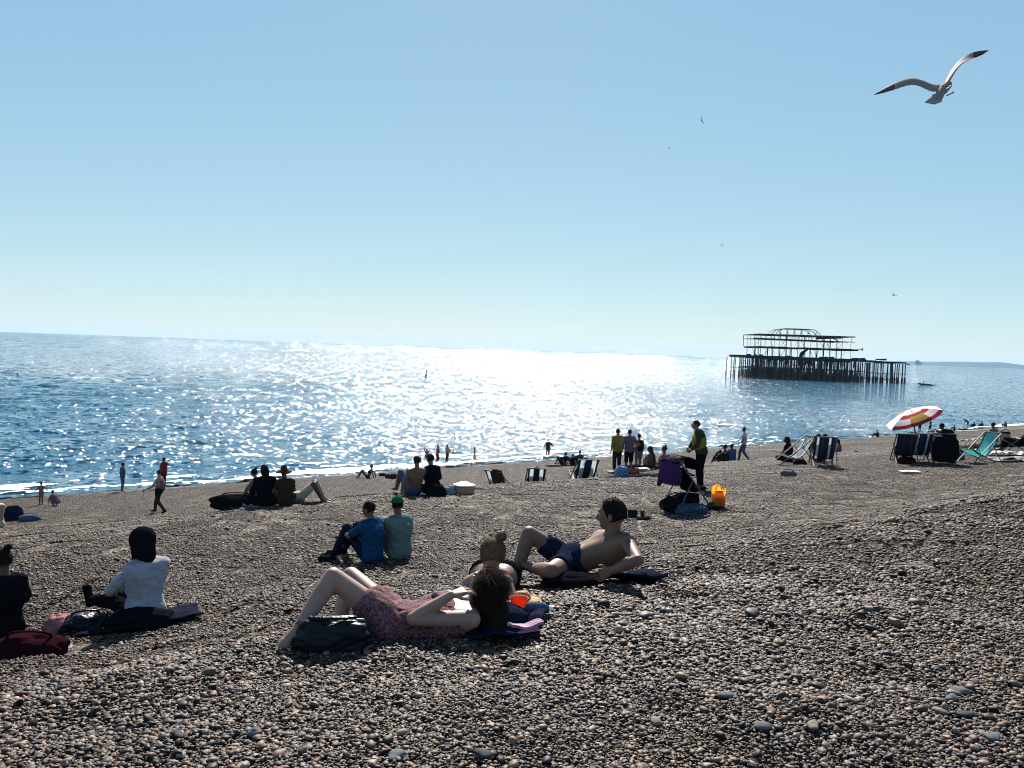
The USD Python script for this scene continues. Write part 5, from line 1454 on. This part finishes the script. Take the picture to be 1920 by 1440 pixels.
bag('handbag', 'dark red bag on the shingle between the two deckchairs right of centre', c, (.20, .14, .12), 121, 'cloth_maroon', 10, 1)
c = hit(1478, 893)
bag('shopping_bag', 'crumpled grey and white bag on the shingle below the empty white deckchair', c, (.20, .15, .10), 122, 'cloth_grey', -14, 1, amp=.35)
c = hit(1607, 848)
sh_ = thing('sandal', 'single white and dark shoe lying alone on the open shingle', 'shoe', c)
obj('sole', tm(hull((V([-.10, 0, .02]), .03), (V([.14, -.03, .015]), .03))), 'cloth_black', sh_, smooth=50)
obj('upper', tm(hull((V([-.10, 0, .07]), .035), (V([.02, -.01, .05]), .035))), 'cloth_white', sh_, smooth=50)
P_('dark clad person sitting alone near the water left of the umbrella', 1646, 820, 'sit', 806, head=80, hair=('short', 'hair_dark'), wear=[('top', 'cloth_black', 1.), ('legs', 'cloth_black', 1.8)])
flat_towel('towel', 'small white and pink cloth lying flat below the umbrella', on(*(hit(1705, 887)[:2])), .55, .26, 10, 123, 'towel_pale', lift=.05)

# ------------------------------------------------------------------ umbrella group
uc = hit(1722, 868)
d3 = on(uc[0] - .42, uc[1] + .15); deckchair('dark deckchair, left one of the pair under the umbrella', d3, -16, 'canvas_dark', GC, .3)
d4 = on(uc[0] + .13, uc[1] + .30); deckchair('deckchair with a white striped top, right one of the pair under the umbrella', d4, -12, 'canvas_narrow', GC, .28)
person('person hidden low in the left deckchair under the umbrella', 0, 0, 'chair', pos=d3, H=1.6, head_to=-16, skin='skin_brown', wear=[('top', 'cloth_navy', .8), ('legs', 'cloth_navy', 1.5)], hair=('short', 'hair_dark'), mod=dict(Hd=(0, -.36, .82), N=(0, -.34, .68)))
c = on(uc[0] - .50, uc[1] - .25)
bag('holdall', 'dark maroon bag at the foot of the left deckchair under the umbrella', c, (.26, .16, .14), 131, 'cloth_maroon', 6, 1)
ut = at(1713, 781, uc[1] + .9); ug = on(at(1724, 830, uc[1] + 1.0)[0], uc[1] + 1.0)
um = thing('beach_umbrella', 'tilted beach umbrella with red, yellow and white panels', 'umbrella', ug)
nU = unit(V([-.44, -.05, .90]))
t_ = ut - ug
obj('pole', bar((0, 0, -.15), t_ - nU * .0, .022, 8), 'metal_grey', um, smooth=40)
uu = unit(np.cross(nU, [0, 1, 0])); uv = np.cross(nU, uu)
Ru = .90
striped('panel_white', [(0, (.75, .70, .70)), (1, (.75, .70, .70))], .7, .3)
striped('panel_red', [(0, (.66, .58, .56)), (.36, (.34, .06, .07)), (.58, (.66, .55, .54)), (.86, (.28, .03, .045)), (1, (.28, .03, .045))], .7, .3)
striped('panel_yellow', [(0, (.68, .60, .58)), (.34, (.36, .07, .07)), (.5, (.58, .36, .08)), (.74, (.62, .40, .10)), (.86, (.30, .03, .045)), (1, (.30, .03, .045))], .7, .3)
for i in range(8):
    a0, a1 = i * math.pi / 4 + .2, (i + 1) * math.pi / 4 + .2
    g, gt = [], []
    for r_ in np.linspace(0, 1, 8):
        for w in np.linspace(0, 1, 7):
            a_ = a0 + (a1 - a0) * w
            rr_ = Ru * r_ * (1 - .07 * math.sin(math.pi * w) * r_)
            h_ = .27 * (1 - r_ ** 2) - .03 * math.sin(math.pi * w) * r_
            g.append(t_ + nU * (h_ - .05) + (uu * math.cos(a_) + uv * math.sin(a_)) * rr_); gt.append(r_)
    I = np.arange(56).reshape(8, 7)
    q1 = np.stack([I[:-1, :-1], I[1:, :-1], I[1:, 1:], I[:-1, 1:]], -1).reshape(-1, 4)
    g = np.array(g)
    pth = obj('panel', (np.vstack([g, g - nU * .004]), np.vstack([q1, q1[:, ::-1] + 56])), ('panel_red', 'panel_yellow', 'panel_white')[(0, 1, 0, 2, 1, 0, 1, 2)[i]], um, smooth=True)
    toned(pth, gt + gt)
    obj('rib', rope([t_ + nU * (.27 * (1 - r_ ** 2) - .062) + (uu * math.cos(a0) + uv * math.sin(a0)) * Ru * r_ for r_ in np.linspace(.03, 1, 6)], .006, 4), 'metal_grey', um)
obj('finial', bar(t_ + nU * .24, t_ + nU * .33, .02, 8, .01), 'white_plastic', um)

d5 = on(*(hit(1772, 870)[:2])); deckchair('deckchair covered by a heap of dark coats beside the umbrella', d5 + V([0, .3, 0]), -18, 'canvas_dark', GC, .3)
ct = thing('coat', 'black coats heaped over the deckchair between umbrella and turquoise deckchair', 'coat', d5 + V([0, .25, 0]), -18)
obj('coat_cloth', crumple(V([.03, -.42, .08]), V([.36, .22, .55]), 133, 0, 4, amp=.16, fine=.08), 'cloth_black', ct, smooth=True)
tw = thing('towel', 'white towel thrown over the top of the black coats', 'towel', d5 + V([0, .25, 0]), -18)
obj('towel_cloth', crumple(V([-.08, -.45, .84]), V([.24, .13, .06]), 134, 8, 3), 'cloth_white', tw, smooth=True)
pl_ = P_('person wrapped in dark brown lying right of the heap of black coats', 1800, 848, 'lie', None, head=20, H=1.7, hair=('short', 'hair_dark'), wear=[('top', 'cloth_brown', 1.9), ('legs', 'cloth_black', 1.9)])
c = hit(1795, 862)
bag('carrier_bag', 'grey and blue bag left of the turquoise deckchair', c, (.22, .16, .16), 135, 'cloth_slate', 8, 1)
d6 = on(*(hit(1832, 868)[:2])); deckchair('turquoise deckchair turned to the left with glowing canvas', d6, 112, 'canvas_turquoise', None, .29)

P_('tanned bare backed person sitting up beyond the heap of coats', 0, 0, 'crouch', None, 'skin_tan', 25, pos=on(at(1777, 832, 33)[0], 33), H=1.85, hair=('short', 'hair_dark'), wear=[('legs', 'cloth_black', .6)])
P_('dark figure standing at the water under the edge of the umbrella', 1724, 811, 'stand', 786, head=10, hair=('short', 'hair_dark'), wear=[('legs', 'cloth_navy', .9)])
P_('dark figure striding along the water right of the umbrella', 1744, 811, 'walk', 787, head=80, hair=('short', 'hair_dark'), wear=[('top', 'cloth_charcoal', .8), ('legs', 'cloth_charcoal', .8)])
P_('person bending forward at the waterline far right', 1814, 802, 'bend', 786, head=80, hair=('short', 'hair_dark'), wear=[('top', 'cloth_slate', .8), ('legs', 'cloth_navy', .8)])
P_('person in maroon sitting near the far waterline, left of two', 1827, 803, 'sit', 791, head=30, hair=('short', 'hair_dark'), wear=[('top', 'cloth_maroon', .8), ('legs', 'cloth_black', 1.6)])
P_('person in dark red sitting near the far waterline, right of two', 1842, 802, 'sit', 790, head=30, hair=('short', 'hair_dark'), wear=[('top', 'cloth_red', .8), ('legs', 'cloth_black', 1.6)])
P_('person lying on the shingle beyond the tanned bare back, feet to the left', 1758, 811, 'lie_knees', None, head=90, H=1.7, hair=('short', 'hair_dark'), wear=[('briefs', 'cloth_black')])
P_('person lying on a pale towel below the far pair in maroon and red', 1808, 807, 'lie', None, head=-85, H=1.7, hair=('short', 'hair_dark'), wear=[('legs', 'cloth_charcoal', .6)])
flat_towel('towel', 'pale towel below the far pair in maroon and red', on(*(hit(1812, 808)[:2])), 2.4, 1.1, 8, 141, 'towel_pale', lift=.03)
P_('bather standing in the shallows at the right edge, left of two', 1905, 788, 'stand', 772, head=10, hair=('short', 'hair_dark'), wear=[('legs', 'cloth_navy', .8)])
P_('bather standing in the shallows at the right edge, right of two', 1917, 788, 'hips', 772, head=10, hair=('short', 'hair_dark'), wear=[('legs', 'cloth_navy', .8)])
P_('sunburnt bare backed man sitting between the two dark bags at the right', 1864, 829, 'sit_cross', 792, 'skin_tan', 20, hair=('short', 'hair_dark'), wear=[('legs', 'cloth_maroon', .7)])
P_('person lying on the shingle behind the sunburnt man at the right', 1874, 801, 'lie_knees', None, head=-80, H=1.7, hair=('short', 'hair_dark'), wear=[('legs', 'cloth_maroon', .5)])
P_('person in black sitting small near the water between the tanned back and the bending bather', 1790, 808, 'sit', 797, head=40, hair=('short', 'hair_dark'), wear=[('top', 'cloth_black', .8), ('legs', 'cloth_black', 1.6)])
P_('person in grey sitting small beyond the right shoulder of the sunburnt man', 1886, 801, 'sit', 790, head=30, hair=('short', 'hair_dark'), wear=[('top', 'cloth_grey', .8), ('legs', 'cloth_black', 1.6)])
P_('person lying on the shingle close to the water left of the tanned back', 1762, 815, 'lie', None, head=-80, H=1.7, hair=('short', 'hair_dark'), wear=[('legs', 'cloth_black', .6)])
P_('person in navy sitting at the far waterline left of the two right edge bathers', 1862, 797, 'sit', 787, head=30, hair=('bun', 'hair_dark'), wear=[('top', 'cloth_navy', .8), ('legs', 'cloth_black', 1.6)])
c = hit(1846, 821)
bag('rucksack', 'dark square bag left of the sunburnt man', c, (.17, .12, .20), 142, 'cloth_black', 5, 1, box_=4, amp=.1)
c = hit(1884, 829)
bk = thing('bucket_bag', 'brown round bag with a dark rim right of the sunburnt man', 'bag', c)
obj('bag_body', trimesh.creation.revolve([(0, -.03), (.19, -.03), (.21, .2), (.19, .42), (.17, .42), (0, .36)], sections=20), 'straw', bk, smooth=40)
obj('rim', trimesh.creation.torus(.19, .03, 20, 8), 'cloth_black', bk, smooth=True, loc=(0, 0, .42))
obj('handle', rope([V([.18 * math.cos(t), 0, .42 + .14 * math.sin(t)]) for t in np.linspace(0, math.pi, 8)], .015), 'cloth_black', bk)
d7 = on(at(1912, 840, 31)[0], 31); deckchair('dark deckchair at the right edge with a sitter in black', d7, 40, 'canvas_dark', GC, .3)
P_('person in black sitting at the right edge above the dark bundle', 0, 0, 'chair', None, head=40, pos=d7, H=1.78, hair=('bun', 'hair_dark'), wear=[('top', 'cloth_black', 1.2), ('legs', 'cloth_black', 1.8)])
c = hit(1897, 838)
bag('holdall', 'black bundle on a dark towel at the right edge', c, (.28, .2, .16), 144, 'cloth_black', 8, 1)
flat_towel('towel', 'dark striped towel stretched below the sunburnt man', on(*(hit(1868, 838)[:2])), 2.6, .9, 6, 145, 'towel_navy', lift=.05, fold=.06)
flat_towel('towel', 'white edged towel left of the dark square bag', on(*(hit(1826, 827)[:2])), 1.7, .8, 4, 146, 'towel_grey', lift=.05, fold=.08)
flat_towel('towel', 'pale rumpled towel below the turquoise deckchair at the right', on(*(hit(1885, 854)[:2])), 1.7, .5, 12, 147, 'towel_pale', lift=.06, fold=.09)
flat_towel('towel', 'black and white striped towel nearest the lower right group of towels', on(*(hit(1902, 866)[:2])), 1.6, .6, 14, 148, 'towel_grey', lift=.06, fold=.09)

# ------------------------------------------------------------------ a few odd larger stones in the foreground
plain('flint_grey', (.07, .075, .08), .8, .3, 60, .1)
plain('flint_pale', (.12, .105, .085), .8, .3, 60, .1)
plain('flint_dark', (.028, .03, .034), .8, .3, 60, .1)
STONES = [(1430, 1366, .033, 'flint_grey', 'flat blue grey stone, left of two large stones at the lower right'), (1524, 1366, .033, 'flint_pale', 'rounded tan stone, right of two large stones at the lower right'),
          (1800, 1300, .034, 'flint_grey', 'large grey stone high in the cluster at the right edge'), (1785, 1313, .03, 'flint_grey', 'grey stone leaning before the large grey stone at the right edge'),
          (1762, 1337, .03, 'flint_pale', 'round pale stone in the cluster at the right edge'), (1812, 1345, .03, 'flint_dark', 'dark stone right of the round pale stone'),
          (1272, 1302, .027, 'flint_dark', 'dark stone alone in the lower centre right'), (1362, 1308, .03, 'flint_grey', 'grey stone between the lone dark stone and the tan stone'),
          (744, 1422, .030, 'flint_grey', 'grey stone at the bottom edge below the black handbag'), (332, 1380, .026, 'flint_dark', 'dark upright stone in the lower left shingle'),
          (475, 1378, .026, 'flint_grey', 'blue grey stone in the lower left shingle right of the dark upright one'), (1230, 1357, .032, 'flint_pale', 'pale angular stone left of the flat blue grey stone'),
          (905, 1418, .03, 'flint_dark', 'dark grey stone at the bottom edge near the centre'), (1860, 1385, .03, 'flint_grey', 'bluish stone low at the right edge')]
for i, (sx, sy, sr_, mt, lab) in enumerate(STONES):
    c = hit(sx, sy)
    v, f = pebble_mesh(300 + i, 3)
    a_ = i * 1.3
    R_ = V([[math.cos(a_), -math.sin(a_), 0], [math.sin(a_), math.cos(a_), 0], [0, 0, 1]])
    o = obj('stone', ((v * sr_ * V([1.15, 1., .85])) @ R_.T, f), mt, smooth=True, loc=c + V([0, 0, sr_ * .35]))
    tag(stage.GetPrimAtPath(o), lab, 'stone')
# ------------------------------------------------------------------ sea haze
HAZE_D = 3.2e-5
M['haze_air'] = usdkit.material(stage, '/World/Looks/haze_air', {'v': ('principled_volume', {'color': (.42, .68, .98), 'density': HAZE_D, 'anisotropy': 0.0})}, [], volume='v.volume')
hz = obj('haze', box((0, 500, 55), (31000, 31000, 130)), 'haze_air')
tag(stage.GetPrimAtPath(hz), 'thin sea haze over the water', 'haze', None, 'stuff')
